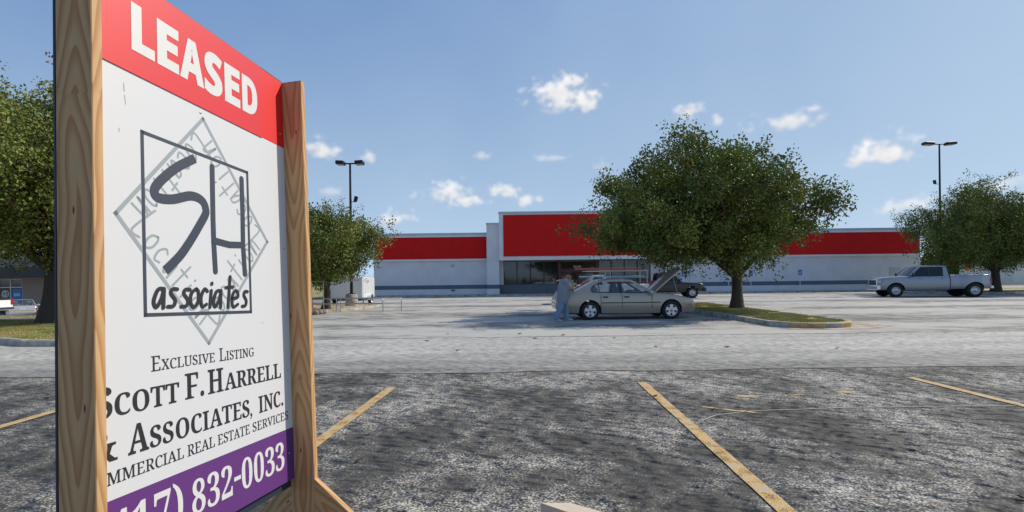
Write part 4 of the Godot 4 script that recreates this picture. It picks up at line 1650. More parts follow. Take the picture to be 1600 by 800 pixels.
	seats(root, [[0.05, 0.50], [-0.85, 0.50]], M.seat_cloth)
	st = new_st()
	cbox(st, Vector3(0.72, 0.78, 0), Vector3(0.34, 0.18, 1.4), 0.05)
	lathe(st, Vector3(0.45, 0.86, -0.36), Vector3(-0.9, 0.4, 0).normalized(), [[0, 0.19], [0.025, 0.19], [0.025, 0.165], [0, 0.165]], 20)
	span(st, Vector3(-1.9, 0.84, -0.66), Vector3(-1.36, 0.90, 0.66))
	obj("dashboard", st, M.seat_dark, root)
	for z in [-1.0, 1.0]:
		for xx in [-1.385, 1.385]:
			add_wheel(root, Vector3(xx, wr, z * 0.765), wr, 0.20, z, style)
	if opened:
		st = new_st()
		span(st, Vector3(0.90, 0.45, -0.70), Vector3(2.0, 0.58, 0.70))
		cbox(st, Vector3(1.4, 0.68, 0.1), Vector3(0.6, 0.26, 0.7), 0.05)
		cbox(st, Vector3(1.75, 0.66, -0.4), Vector3(0.3, 0.2, 0.3), 0.03)
		cbox(st, Vector3(1.15, 0.70, -0.45), Vector3(0.3, 0.22, 0.26), 0.03)
		obj("engine", st, M.under_black, root)
		# bonnet swung up about the scuttle
		st = new_st()
		var an := 0.74
		lid(st, Vector3(0.86, 0.915, 0), Vector3(cos(an), sin(an), 0), Vector3(-sin(an), cos(an), 0), 1.16, 0.64, 0.56, 0.05, -0.06)
		obj("bonnet", st, paint, root)
		st = new_st()
		rod(st, Vector3(1.75, 0.70, 0.55), Vector3(1.55, 1.48, 0.50), 0.008)
		obj("prop_rod", st, M.galvanised, root)
		# boot lid swung up, its tail edge turned towards the rear
		st = new_st()
		lid(st, Vector3(-1.90, 0.975, 0), Vector3(-0.30, 0.954, 0), Vector3(0.954, 0.30, 0), 0.42, 0.68, 0.66, 0.035, 0.05)
		lid(st, Vector3(-2.03, 1.37, 0), Vector3(-0.93, 0.10, 0), Vector3(0.10, 0.93, 0), 0.34, 0.66, 0.60, 0.035, -0.06)
		obj("boot_lid", st, paint, root)
		st = new_st()
		span(st, Vector3(-2.36, 0.50, -0.66), Vector3(-1.80, 0.54, 0.66))
		obj("boot_floor", st, M.under_black, root)
	return root

# curved panel: from org along 'dir', thick along 'nrm', half widths w0 -> w1
func lid(st: SurfaceTool, org: Vector3, dir: Vector3, nrm: Vector3, ln: float, w0: float, w1: float, th: float, droop: float) -> void:
	var n := 8
	var rings := []
	for k in n + 1:
		var t := float(k) / n
		var p := org + dir * ln * t + nrm * droop * t * t
		var w := lerpf(w0, w1, t)
		var ring := []
		for j in 9:
			var s := lerpf(-1.0, 1.0, j / 8.0)
			ring.append(p + Vector3(0, 0, s * w) + nrm * 0.03 * (1.0 - s * s))
		for j in range(8, -1, -1):
			var s := lerpf(-1.0, 1.0, j / 8.0)
			ring.append(p + Vector3(0, 0, s * w * 0.985) + nrm * (0.03 * (1.0 - s * s) - th))
		rings.append(ring)
	for k in n:
		for j in 18:
			quad(st, rings[k][j], rings[k + 1][j], rings[k + 1][(j + 1) % 18], rings[k][(j + 1) % 18], 1 + (0 if j < 8 else 1 if j != 8 and j != 17 else 2))
	for e in [rings[0], rings[n]]:
		for j in 8:
			quad(st, e[j], e[j + 1], e[16 - j], e[17 - j])

func pickup(label: String, at: Vector3, turn: float, paint: Material, K: Dictionary) -> Node3D:
	# K: s scale of length behind cab etc.
	var root := thing("pickup_truck", label, "pickup truck", at, turn)
	var wr: float = K.wr
	var fw: float = K.front     # front wheel x
	var rw: float = K.rear      # rear wheel x
	var cr: float = K.cab_rear  # rear face of cab
	var tail: float = K.tail
	var nose: float = K.nose
	var w: float = K.w
	var hood: float = K.hood
	var belt: float = K.belt
	var rf: float = K.roof
	var P := {"x0": cr, "x1": nose, "w": w, "mid": 0.80, "crown": 0.03, "arch": wr + 0.09, "wheels": [fw], "wheel_y": wr,
		"low": [[cr, 0.46], [fw, 0.44], [nose - 0.12, 0.46], [nose, 0.62]],
		"plan": [[cr, 0.985], [cr + 0.3, 0.99], [fw - 0.6, 0.985], [fw, 1.0], [nose - 0.25, 0.96], [nose - 0.06, 0.90], [nose, 0.86]],
		"top": [[cr, belt], [K.cowl, belt], [K.cowl + 0.1, hood + 0.02], [nose - 0.25, hood - 0.05], [nose - 0.07, hood - 0.11], [nose, hood - 0.22]],
		"open": [[cr + 0.04, K.cowl]]}
	obj("body", shell(P), paint, root)
	var C := {"wb": w - 0.075, "wr": w - 0.24, "yb": belt, "yr": rf}
	var ws: float = K.cowl + 0.10
	var rt: float = K.roof_front
	var rb: float = cr + 0.06
	var st: SurfaceTool
	for sd in [-1.0, 1.0]:
		st = new_st()
		side_piece(st, [[ws, belt - 0.02], [ws - 0.14, belt - 0.02], [rt - 0.10, rf - 0.06], [rt, rf - 0.005]], C, 0.05, 0.0, sd)
		side_piece(st, [[rt, rf - 0.005], [rt - 0.10, rf - 0.065], [rb + 0.10, rf - 0.065], [rb + 0.05, rf - 0.005]], C, 0.05, 0.0, sd)
		side_piece(st, [[rb + 0.05, rf - 0.005], [rb + 0.22, rf - 0.065], [rb + 0.26, belt - 0.02], [rb - 0.04, belt - 0.02]], C, 0.05, 0.0, sd)
		obj("pillars", st, paint, root)
	var bounds := [ws - 0.16]
	if K.crew:
		bounds.append((ws + rb) * 0.5 - 0.08)
	bounds.append(rb + 0.24)
	for k in bounds.size() - 1:
		var xa: float = bounds[k] - 0.0
		var xb: float = bounds[k + 1]
		var top_a := minf(xa, rt - 0.11)
		for sd in [-1.0, 1.0]:
			st = new_st()
			side_piece(st, [[xa, belt], [xb + 0.03, belt], [xb + 0.03 - (0.0 if k < bounds.size() - 2 else 0.03), rf - 0.068], [top_a, rf - 0.068]], C, 0.006, -0.012, sd)
			obj("side_window", st, K.glass, root)
		if k < bounds.size() - 2:
			for sd in [-1.0, 1.0]:
				st = new_st()
				side_piece(st, [[xb + 0.04, belt - 0.01], [xb - 0.05, belt - 0.01], [xb - 0.05, rf - 0.06], [xb + 0.04, rf - 0.06]], C, 0.03, 0.002, sd)
				obj("centre_pillar", st, M.black_plastic, root)
	st = new_st()
	roof_sheet(st, [[rt, rf - 0.005], [rt - 0.15, rf + 0.01], [(rt + rb) * 0.5, rf + 0.02], [rb + 0.2, rf + 0.01], [rb + 0.05, rf - 0.005]], w - 0.24, 0.035)
	obj("roof", st, paint, root)
	st = new_st()
	screen(st, [ws + 0.02, belt], [rt, rf - 0.005], w - 0.13, w - 0.26, 0.10)
	obj("windscreen", st, M.car_glass, root)
	st = new_st()
	screen(st, [rb - 0.03, belt + 0.03], [rb + 0.05, rf - 0.03], w - 0.20, w - 0.30, 0.02)
	obj("rear_window", st, K.glass, root)
	st = new_st()
	span(st, Vector3(cr + 0.02, 0.45, -w + 0.12), Vector3(K.cowl, 0.72, w - 0.12))
	cbox(st, Vector3(K.cowl - 0.12, belt - 0.10, 0), Vector3(0.3, 0.22, w * 1.6), 0.05)
	obj("dashboard", st, M.seat_dark, root)
	var sp := [[K.cowl - 0.85, 0.80]]
	if K.crew:
		sp.append([cr + 0.45, 0.80])
	seats(root, sp, M.seat_dark)
	# bed
	var B := {"x0": tail, "x1": cr - 0.05, "w": w, "mid": 0.80, "crown": 0.0, "arch": wr + 0.10, "wheels": [rw], "wheel_y": wr,
		"low": [[tail, 0.56], [cr, 0.50]],
		"plan": [[tail, 0.965], [rw - 0.75, 0.99], [rw - 0.35, K.hips], [rw + 0.35, K.hips], [rw + 0.75, 0.99], [cr, 0.985]],
		"top": [[tail, K.rail], [cr, K.rail]],
		"open": [[tail + 0.05, cr - 0.10]]}
	var bed := obj("bed", shell(B), paint, root)
	st = new_st()
	span(st, Vector3(tail + 0.04, 0.70, -w + 0.16), Vector3(cr - 0.1, 0.76, w - 0.16))
	for z in [-1.0, 1.0]:
		span(st, Vector3(tail + 0.04, 0.76, z * (w - 0.13)), Vector3(cr - 0.1, K.rail - 0.012, z * (w - 0.17)))
	obj("bed_liner", st, M.black_plastic, bed)
	st = new_st()
	span(st, Vector3(tail + 0.1, 0.42, -0.45), Vector3(nose - 0.4, 0.62, 0.45))
	span(st, Vector3(cr + 0.05, 0.40, -w + 0.14), Vector3(fw - 0.55, 0.50, w - 0.14))
	rod(st, Vector3(rw, wr, -w + 0.2), Vector3(rw, wr, w - 0.2), 0.06)
	rod(st, Vector3(fw, wr, -w + 0.2), Vector3(fw, wr, w - 0.2), 0.05)
	obj("chassis", st, M.under_black, root)
	# grille, lamps, bumpers
	st = new_st()
	cbox(st, Vector3(nose + 0.01, hood - 0.36, 0), Vector3(0.10, 0.36, w * 1.16), 0.03)
	var gr := obj("grille", st, M.chrome if K.chrome else M.black_plastic, root)
	for q in [[-0.5, 0.5], [0.5, 0.5], [-0.5, -0.5], [0.5, -0.5]]:
		st = new_st()
		cbox(st, Vector3(nose + 0.055, hood - 0.36 + q[1] * 0.16, q[0] * w * 0.54), Vector3(0.03, 0.125, w * 0.48), 0.01)
		obj("grille_opening", st, M.under_black, gr)
	for z in [-1.0, 1.0]:
		st = new_st()
		cbox(st, Vector3(nose - 0.08, hood - 0.33, z * w * 0.75), Vector3(0.20, 0.22, w * 0.28), 0.05, Basis(Vector3.UP, -z * 0.35))
		obj("headlight", st, M.clear_lens, root)
		st = new_st()
		cbox(st, Vector3(nose - 0.17, hood - 0.33, z * w * 0.90), Vector3(0.10, 0.14, 0.05), 0.015, Basis(Vector3.UP, -z * 0.35))
		obj("side_marker", st, M.amber_lens, root)
		st = new_st()
		cbox(st, Vector3(tail + 0.02, 0.98, z * (w - 0.09)), Vector3(0.10, 0.36, 0.15), 0.03)
		obj("tail_light", st, M.red_lens, root)
		st = new_st()
		cbox(st, Vector3(ws - 0.22, belt + 0.10, z * (w + 0.14)), Vector3(0.10, 0.26, 0.20), 0.04)
		rod(st, Vector3(ws - 0.22, belt + 0.04, z * (w - 0.09)), Vector3(ws - 0.22, belt + 0.06, z * (w + 0.10)), 0.02)
		obj("mirror", st, M.black_plastic, root)
		for xx in ([K.cowl - 0.62, cr + 0.35] if K.crew else [K.cowl - 0.85]):
			st = new_st()
			cbox(st, Vector3(xx, belt - 0.13, z * (w - 0.012)), Vector3(0.20, 0.045, 0.05), 0.015)
			obj("door_handle", st, paint, root)
	st = new_st()
	cbox(st, Vector3(nose + 0.04, 0.60, 0), Vector3(0.22, 0.30, w * 1.92), 0.05)
	obj("bumper", st, M.chrome if K.chrome else M.black_plastic, root)
	st = new_st()
	cbox(st, Vector3(tail - 0.09, 0.60, 0), Vector3(0.18, 0.18, w * 1.80), 0.04)
	obj("bumper", st, M.chrome if K.chrome else M.black_plastic, root)
	for z in [-1.0, 1.0]:
		add_wheel(root, Vector3(fw, wr, z * (w - 0.15)), wr, 0.24, z, "steel")
		add_wheel(root, Vector3(rw, wr, z * (w * K.hips - 0.15)), wr, 0.24, z, "steel")
		if K.hips > 1.05:
			add_wheel(root, Vector3(rw, wr, z * (w * K.hips - 0.45)), wr, 0.24, z, "steel")
	return root

func build_vehicles() -> void:
	var t := atan2(0.15, 2.77)
	sedan("tan four-door sedan with bonnet and boot open beside the man", Vector3(3.99, 0.0, -18.18), t * 0.6, M.paint_champagne, true)
	var big := {"wr": 0.42, "front": 2.08, "rear": -2.05, "cab_rear": -0.80, "tail": -2.95, "nose": 2.96, "w": 0.98, "hood": 1.30, "belt": 1.30, "roof": 1.95, "cowl": 1.34, "roof_front": 0.78, "rail": 1.38, "crew": true, "chrome": true, "hips": 1.16, "glass": M.tinted_glass}
	pickup("silver crew-cab pickup with dual rear wheels and chrome grille", Vector3(26.5, 0.0, -32.75), PI - 0.245, M.paint_silver, big)
	var work := {"wr": 0.34, "front": 1.55, "rear": -1.45, "cab_rear": -0.30, "tail": -2.62, "nose": 2.40, "w": 0.88, "hood": 1.03, "belt": 1.05, "roof": 1.56, "cowl": 0.98, "roof_front": 0.50, "rail": 1.08, "crew": false, "chrome": false, "hips": 1.0, "glass": M.car_glass}
	var wt := pickup("white work pickup with ladder rack behind the tan sedan", Vector3(5.0, 0.0, -29.0), PI, M.paint_white, work)
	var st := new_st()
	for x in [-2.45, -0.42]:
		for z in [-0.78, 0.78]:
			rod(st, Vector3(x, 1.07, z), Vector3(x, 1.82, z), 0.022)
		rod(st, Vector3(x, 1.82, -0.8), Vector3(x, 1.82, 0.8), 0.022)
	for z in [-0.78, 0.78]:
		rod(st, Vector3(-2.5, 1.82, z), Vector3(0.9, 1.82, z), 0.022)
		rod(st, Vector3(-2.5, 1.45, z), Vector3(-0.4, 1.45, z), 0.018)
	obj("ladder_rack", st, M.galvanised, wt)
	var ld := thing("ladder", "faded red ladder lying on the white pickup's rack", "ladder", Vector3(5.0, 0.0, -29.0), 0.02)
	st = new_st()
	for z in [0.30, 0.66]:
		st = new_st() if z > 0.5 else st
		cbox(st, Vector3(0.3, 1.945, z), Vector3(3.6, 0.085, 0.04), 0.01)
		obj("rail", st, M.ladder_red, ld)
	for k in 11:
		st = new_st()
		rod(st, Vector3(-1.35 + k * 0.33, 1.945, 0.32), Vector3(-1.35 + k * 0.33, 1.945, 0.64), 0.016, 6)
		obj("rung", st, M.galvanised, ld)
	st = new_st()
	rod(st, Vector3(3.7, 1.505, -28.22), Vector3(7.3, 1.505, -28.22), 0.038, 10)
	var pipe := obj("pipe", st, M.pipe_blue, self)
	tag(pipe, "pale blue pipe carried along the side of white pickup", "pipe")
	var blk := {"wr": 0.37, "front": 1.85, "rear": -1.75, "cab_rear": -0.55, "tail": -2.85, "nose": 2.62, "w": 0.95, "hood": 1.08, "belt": 1.12, "roof": 1.72, "cowl": 1.10, "roof_front": 0.50, "rail": 1.20, "crew": true, "chrome": false, "hips": 1.0, "glass": M.tinted_glass}
	pickup("black pickup parked by the store behind the raised bonnet", Vector3(10.45, 0.0, -35.7), -0.10, M.paint_black, blk)
	# left edge, on the side street
	sedan("silver sedan with red tail lights left of the dark trunk", Vector3(-36.1, -1.0, -37.7), 2.335, M.paint_pearl, false, "dull")
	sedan("tan car mostly hidden behind the sign, right of the silver sedan", Vector3(-33.5, -1.0, -38.1), 2.335, M.paint_champagne, false, "dull")
	var lt := {"wr": 0.36, "front": 1.6, "rear": -1.5, "cab_rear": -0.30, "tail": -2.62, "nose": 2.40, "w": 0.92, "hood": 1.05, "belt": 1.10, "roof": 1.70, "cowl": 0.98, "roof_front": 0.50, "rail": 1.10, "crew": false, "chrome": true, "hips": 1.0, "glass": M.tinted_glass}
	pickup("white pickup cut off by the left edge of the photo", Vector3(-32.75, -0.55, -30.0), PI, M.paint_white, lt)
	build_trailer()

func build_trailer() -> void:
	var root := thing("box_trailer", "white box trailer parked behind the small tree", "trailer", Vector3(-9.75, 0.0, -31.4), 0.0)
	var st := new_st()
	cbox(st, Vector3(0, 1.02, 0), Vector3(1.95, 1.26, 2.6), 0.05)
	obj("box", st, M.paint_white, root)
	st = new_st()
	for k in 6:
		span(st, Vector3(0.97, 0.42, -1.15 + k * 0.46 - 0.012), Vector3(0.987, 1.62, -1.15 + k * 0.46 + 0.012))
	for k in 5:
		span(st, Vector3(-0.8 + k * 0.4 - 0.012, 0.42, 1.295), Vector3(-0.8 + k * 0.4 + 0.012, 1.62, 1.312))
	obj("rib", st, M.store_trim, root)
	st = new_st()
	span(st, Vector3(-0.9, 0.28, -1.2), Vector3(0.9, 0.40, 1.2))
	rod(st, Vector3(-0.5, 0.34, -1.2), Vector3(0, 0.34, -2.2), 0.04)
	rod(st, Vector3(0.5, 0.34, -1.2), Vector3(0, 0.34, -2.2), 0.04)
	rod(st, Vector3(0, 0.0, -2.1), Vector3(0, 0.6, -2.1), 0.03)
	obj("frame", st, M.under_black, root)
	for sx in [-1.0, 1.0]:
		var w := Node3D.new()
		w.name = "wheel"
		root.add_child(w, true)
		w.position = Vector3(sx * 1.08, 0.29, 0.1)
		st = new_st()
		lathe(st, Vector3.ZERO, Vector3(sx, 0, 0), [[-0.08, 0.0], [-0.08, 0.26], [-0.05, 0.29], [0.05, 0.29], [0.08, 0.26], [0.08, 0.17]], 20)
		obj("tyre", st, M.tyre, w)
		st = new_st()
		lathe(st, Vector3.ZERO, Vector3(sx, 0, 0), [[0.075, 0.18], [0.03, 0.15], [0.085, 0.05], [0.085, 0.0]], 20)
		obj("rim", st, M.alloy, w)
		st = new_st()
		var ring := []
		for k in 9:
			var a := PI * k / 8.0
			ring.append([cos(a) * 0.36, sin(a) * 0.36])
		for k in 8:
			var p: Array = ring[k]
			var q: Array = ring[k + 1]
			quad(st, Vector3(sx * 0.98, 0.29 + p[1], 0.1 + p[0]), Vector3(sx * 1.20, 0.29 + p[1], 0.1 + p[0]), Vector3(sx * 1.20, 0.29 + q[1], 0.1 + q[0]), Vector3(sx * 0.98, 0.29 + q[1], 0.1 + q[0]))
		obj("mudguard", st, M.paint_white, root)

# ------------------------------------------------------------------ street furniture
func lamp_pole(label: String, at: Vector3, hgt: float, base_h: float, spread: float) -> void:
	var root := thing("lamp_pole", label, "lamp pole", at)
	var st := new_st()
	tube(st, [Vector3(0, 0, 0), Vector3(0, base_h - 0.05, 0), Vector3(0, base_h, 0)], [0.33, 0.32, 0.28], 18)
	obj("base", st, M.concrete, root)
	st = new_st()
	tube(st, [Vector3(0, base_h, 0), Vector3(0, hgt, 0)], [0.085, 0.055], 12)
	cbox(st, Vector3(0, base_h + 0.02, 0), Vector3(0.34, 0.04, 0.34), 0.008)
	obj("pole", st, M.bronze_pole, root)
	st = new_st()
	cbox(st, Vector3(0, hgt - 0.02, 0), Vector3(spread * 0.9, 0.07, 0.07), 0.01)
	obj("arm", st, M.bronze_pole, root)
	for sx in [-1.0, 1.0]:
		st = new_st()
		cbox(st, Vector3(sx * spread * 0.72, hgt + 0.02, 0), Vector3(spread * 0.62, 0.20, 0.46), 0.03, Basis(Vector3(0, 0, 1), sx * 0.06))
		var head := obj("lamp_head", st, M.bronze_pole, root)
		st = new_st()
		cbox(st, Vector3(sx * spread * 0.72, hgt - 0.085, 0), Vector3(spread * 0.50, 0.02, 0.38), 0.004, Basis(Vector3(0, 0, 1), sx * 0.06))
		obj("lens", st, M.lamp_lens, head)
	# lower floodlight on a bracket
	st = new_st()
	rod(st, Vector3(0, hgt * 0.73, 0), Vector3(0.28 if at.x < 0 else -0.38, hgt * 0.73 - 0.02, 0.0), 0.02)
	cbox(st, Vector3(0.30 if at.x < 0 else -0.40, hgt * 0.73 + 0.14, 0.02), Vector3(0.18, 0.30, 0.14), 0.02, Basis(Vector3(0, 0, 1), -0.25 if at.x < 0 else 0.2))
	obj("floodlight", st, M.bronze_pole, root)

func build_furniture() -> void:
	lamp_pole("twin-headed lamp pole rising behind the small left tree", Vector3(-8.75, 0.10, -27.9), 7.75, 0.62, 0.72)
	lamp_pole("twin-headed lamp pole behind the silver pickup", Vector3(32.0, 0.10, -38.2), 11.05, 0.60, 1.15)
	# trolley bay rails
	var root := thing("cart_corral", "tubular metal cart corral with a hooped end before the small tree", "corral", Vector3(-5.45, 0, -24.1))
	for q in [[0.0, 0.85], [0.72, 0.30]]:
		var st := new_st()
		tube(st, [Vector3(-0.42 + q[0], 0, q[1]), Vector3(-0.42 + q[0], 0.52, q[1]), Vector3(-0.47 + q[0], 0.60, q[1]), Vector3(-0.60 + q[0], 0.63, q[1]), Vector3(-3.9, 0.63, q[1] - 0.2)], [0.024, 0.024, 0.024, 0.024, 0.024], 8)
		obj("rail", st, M.galvanised, root)
		st = new_st()
		rod(st, Vector3(-0.42 + q[0], 0.38, q[1]), Vector3(-3.9, 0.38, q[1] - 0.2), 0.018)
		obj("rail", st, M.galvanised, root)
	for x in [-3.9, -2.6]:
		for z in [0.10, 0.65]:
			var st := new_st()
			rod(st, Vector3(x, 0, z), Vector3(x, 0.63, z), 0.022)
			obj("post", st, M.galvanised, root)
	var fr := new_st()
	for x in [-3.62, -3.08]:
		rod(fr, Vector3(x, 0, 0.95), Vector3(x, 1.42, 0.95), 0.022)
	rod(fr, Vector3(-3.62, 1.42, 0.95), Vector3(-3.08, 1.42, 0.95), 0.018)
	rod(fr, Vector3(-3.62, 0.60, 0.95), Vector3(-3.08, 0.60, 0.95), 0.018)
	obj("sign_frame", fr, M.galvanised, root)
	# rubble at the tip of the planter island
	rng.seed = 88
	for k in 16:
		var st := new_st()
		var p := Vector3(rng.randf_range(-9.6, -8.2), 0.0, rng.randf_range(-22.7, -21.9))
		var s := rng.randf_range(0.10, 0.22)
		var bs := Basis.from_euler(Vector3(rng.randf() * 0.3, rng.randf() * TAU, rng.randf() * 0.3))
		cbox(st, Vector3.ZERO, Vector3(s * 1.3, s * 0.8, s), s * 0.22, bs)
		var o := obj("rubble_stone", st, M.stone, self)
		o.position = p + Vector3(0, s * 0.40, 0)
		tag(o, "broken tan stone lying at the tip of the planter island", "stone", "rubble by the planter island")
	# disabled bay signs before the store
	var where := [[25.2, "blue parking sign on a post at the middle of the right wing"], [18.95, "blue parking sign on a post just left of the big trunk"], [20.9, "blue parking sign on a post just right of the big trunk"], [15.0, "blue parking sign on a post behind the raised bonnet"]]
	for q in where:
		var s := thing("parking_sign", q[1], "sign", Vector3(q[0], 0.13, -44.8), 0.0, "blue parking signs along the store pavement")
		var st := new_st()
		rod(st, Vector3(0, 0, 0), Vector3(0, 1.75, 0), 0.028)
		obj("post", st, M.store_trim, s)
		st = new_st()
		cbox(st, Vector3(0, 1.60, 0.04), Vector3(0.32, 0.48, 0.012), 0.004)
		var pl := obj("plate", st, M.sign_blue, s)
		st = new_st()
		lathe(st, Vector3(0, 1.55, 0.047), Vector3(0, 0, 1), [[0.0, 0.085], [0.002, 0.085], [0.002, 0.06], [0.0, 0.06]], 16, -1)
		span(st, Vector3(-0.02, 1.58, 0.047), Vector3(0.02, 1.72, 0.0495))
		span(st, Vector3(-0.02, 1.61, 0.047), Vector3(0.06, 1.635, 0.0492))
		obj("symbol", st, M.sign_lettering, pl)
	# beyond the right end
	var os := thing("road_sign", "orange diamond road sign beyond the silver pickup", "sign", Vector3(55.6, -0.02, -62.5))
	var s1 := new_st()
	rod(s1, Vector3(0, 0, 0), Vector3(0, 2.6, 0), 0.04)
	obj("post", s1, M.galvanised, os)
	s1 = new_st()
	cbox(s1, Vector3(0, 2.3, 0.06), Vector3(0.85, 0.85, 0.02), 0.005, Basis(Vector3(0, 0, 1), PI / 4))
	obj("plate", s1, M.orange_sign, os)
	var fb := thing("small_building", "small flat white building at the far right edge", "building", Vector3(70.0, -0.02, -67.0))
	s1 = new_st()
	span(s1, Vector3(-4.5, 0, -8), Vector3(14, 2.7, 0))
	obj("wall", s1, M.far_wall, fb)
	s1 = new_st()
	span(s1, Vector3(-4.6, 2.7, -8.1), Vector3(14.1, 2.95, 0.1))
	obj("roof", s1, M.store_cap, fb)
	s1 = new_st()
	span(s1, Vector3(2.0, 0, 0.0), Vector3(3.0, 2.1, 0.03))
	obj("door", s1, M.dark_frame, fb)
	structure(sheet("road", 40.0, 160.0, -58.0, -51.0, 0.0, M.far_asphalt, Vector2(60, 34)))
	# timber at the bottom edge, mitred at its far end
	s1 = new_st()
	slab(s1, PackedVector2Array([Vector2(0.152, -2.99), Vector2(0.325, -2.985), Vector2(1.36, -2.23), Vector2(1.19, -2.11)]), Vector3.ZERO, Vector3.RIGHT, Vector3.BACK, Vector3.UP, 0.009, 0.095)
	var tb := obj("timber", s1, M.timber, self)
	tag(tb, "sawn timber with a mitred end lying at the bottom edge", "timber")
	# fallen leaves and crumbs
	var spots := [[560, 722], [73, 624], [1115, 641], [1596, 781], [1428, 703], [1024, 620], [667, 533], [836, 529], [700, 522], [715, 548], [1136, 543], [1025, 542], [812, 522], [880, 524], [960, 528], [1308, 545]]
	rng.seed = 61
	for q in spots:
		var dx: float = q[0] - 800.0
		var dy: float = q[1] - 437.0
		var vv := dy + dx * 0.012
		var zz := 1.4 * 800.0 / vv
		var st := new_st()
		var s := rng.randf_range(0.030, 0.045) * (1.0 if zz < 7.0 else 1.7)
		var bs := Basis(Vector3.UP, rng.randf() * TAU)
		var a := bs * Vector3(-s, 0.012, 0)
		var b := bs * Vector3(0, 0.004, s * 0.6)
		var c := bs * Vector3(s, 0.020, 0)
		var e := bs * Vector3(0, 0.030, -s * 0.6)
		for lift in [0.0, 0.002]:
			var up := Vector3(0, lift, 0)
			tri(st, a + up, b + up, c + up)
			tri(st, a + up, c + up, e + up)
		var lf := obj("fallen_leaf", st, M.fallen_leaf, self)
		lf.position = Vector3((dx - dy * 0.012) * zz / 800.0, 0.0, -zz)
		var own := {560: "curled reddish leaf on dark asphalt right of the sign's brace", 73: "reddish leaf on the asphalt left of the near sign post", 1115: "brown leaf beside the scraps of yellow paint", 1596: "brown leaf at the right edge near the bottom corner", 1428: "dark leaf alone on the worn asphalt at lower right"}
		tag(lf, own.get(q[0], "small curled brown leaf lying on the pale drive lane"), "leaf", "fallen leaves on the asphalt")

# ------------------------------------------------------------------ the man
func nets(bones: Array, cell: float, blend: float) -> SurfaceTool:
	var lo := Vector3.ONE * 1e9
	var hi := -lo
	for b in bones:
		var r: float = maxf(b[2], b[3]) + cell * 3.0 + blend
		lo = lo.min(b[0].min(b[1]) - Vector3.ONE * r)
		hi = hi.max(b[0].max(b[1]) + Vector3.ONE * r)
	var n := Vector3i(((hi - lo) / cell).ceil()) + Vector3i.ONE
	var f := PackedFloat32Array()
	f.resize(n.x * n.y * n.z)
	f.fill(1.0)
	for b in bones:
		var pa: Vector3 = b[0]
		var pb: Vector3 = b[1]
		var r: float = maxf(b[2], b[3]) + cell * 3.0 + blend
		var i0 := Vector3i(((pa.min(pb) - Vector3.ONE * r - lo) / cell).floor()).clamp(Vector3i.ZERO, n - Vector3i.ONE)
		var i1 := Vector3i(((pa.max(pb) + Vector3.ONE * r - lo) / cell).ceil()).clamp(Vector3i.ZERO, n - Vector3i.ONE)
		var ab := pb - pa
		var l2 := maxf(ab.length_squared(), 1e-8)
		for z in range(i0.z, i1.z + 1):
			for y in range(i0.y, i1.y + 1):
				for x in range(i0.x, i1.x + 1):
					var p := lo + Vector3(x, y, z) * cell
					var t := clampf((p - pa).dot(ab) / l2, 0.0, 1.0)
					var dist := p.distance_to(pa + ab * t) - lerpf(b[2], b[3], t)
					var k := (z * n.y + y) * n.x + x
					var h := maxf(blend - absf(f[k] - dist), 0.0) / blend
					f[k] = minf(f[k], dist) - h * h * blend * 0.25
	var vid := {}
	var verts := []
	var corner := [0, 1, n.x, n.x + 1, n.x * n.y, n.x * n.y + 1, n.x * n.y + n.x, n.x * n.y + n.x + 1]
	for z in n.z - 1:
		for y in n.y - 1:
			for x in n.x - 1:
				var k := (z * n.y + y) * n.x + x
				var mask := 0
				for c in 8:
					if f[k + corner[c]] < 0.0:
						mask |= 1 << c
				if mask == 0 or mask == 255:
					continue
				var sum := Vector3.ZERO
				var cnt := 0
				for c in 8:
					for ax in 3:
						if c & (1 << ax):
							continue
						var c2 := c | (1 << ax)
						var fa := f[k + corner[c]]
						var fb := f[k + corner[c2]]
						if (fa < 0.0) != (fb < 0.0):
							var t := fa / (fa - fb)
							var p := Vector3(c & 1, (c >> 1) & 1, (c >> 2) & 1)
							p[ax] += t
							sum += p
							cnt += 1
				vid[k] = verts.size()
				verts.append(lo + (Vector3(x, y, z) + sum / cnt) * cell)
	var st := new_st()
	for v in verts:
		st.set_smooth_group(0)
		st.add_vertex(v)
	var step := [1, n.x, n.x * n.y]
	for k in vid:
		for ax in 3:
			var u: int = step[(ax + 1) % 3]
			var w: int = step[(ax + 2) % 3]
			if k + step[ax] >= f.size():
				continue
			var inside := f[k] < 0.0
			if inside == (f[k + step[ax]] < 0.0):
				continue
			if not (vid.has(k - u) and vid.has(k - w) and vid.has(k - u - w)):
				continue
			var q := [vid[k], vid[k - u], vid[k - u - w], vid[k - w]]
			if not inside:
				q.reverse()
			for j in [0, 2, 1, 0, 3, 2]:
				st.add_index(q[j])
	return st

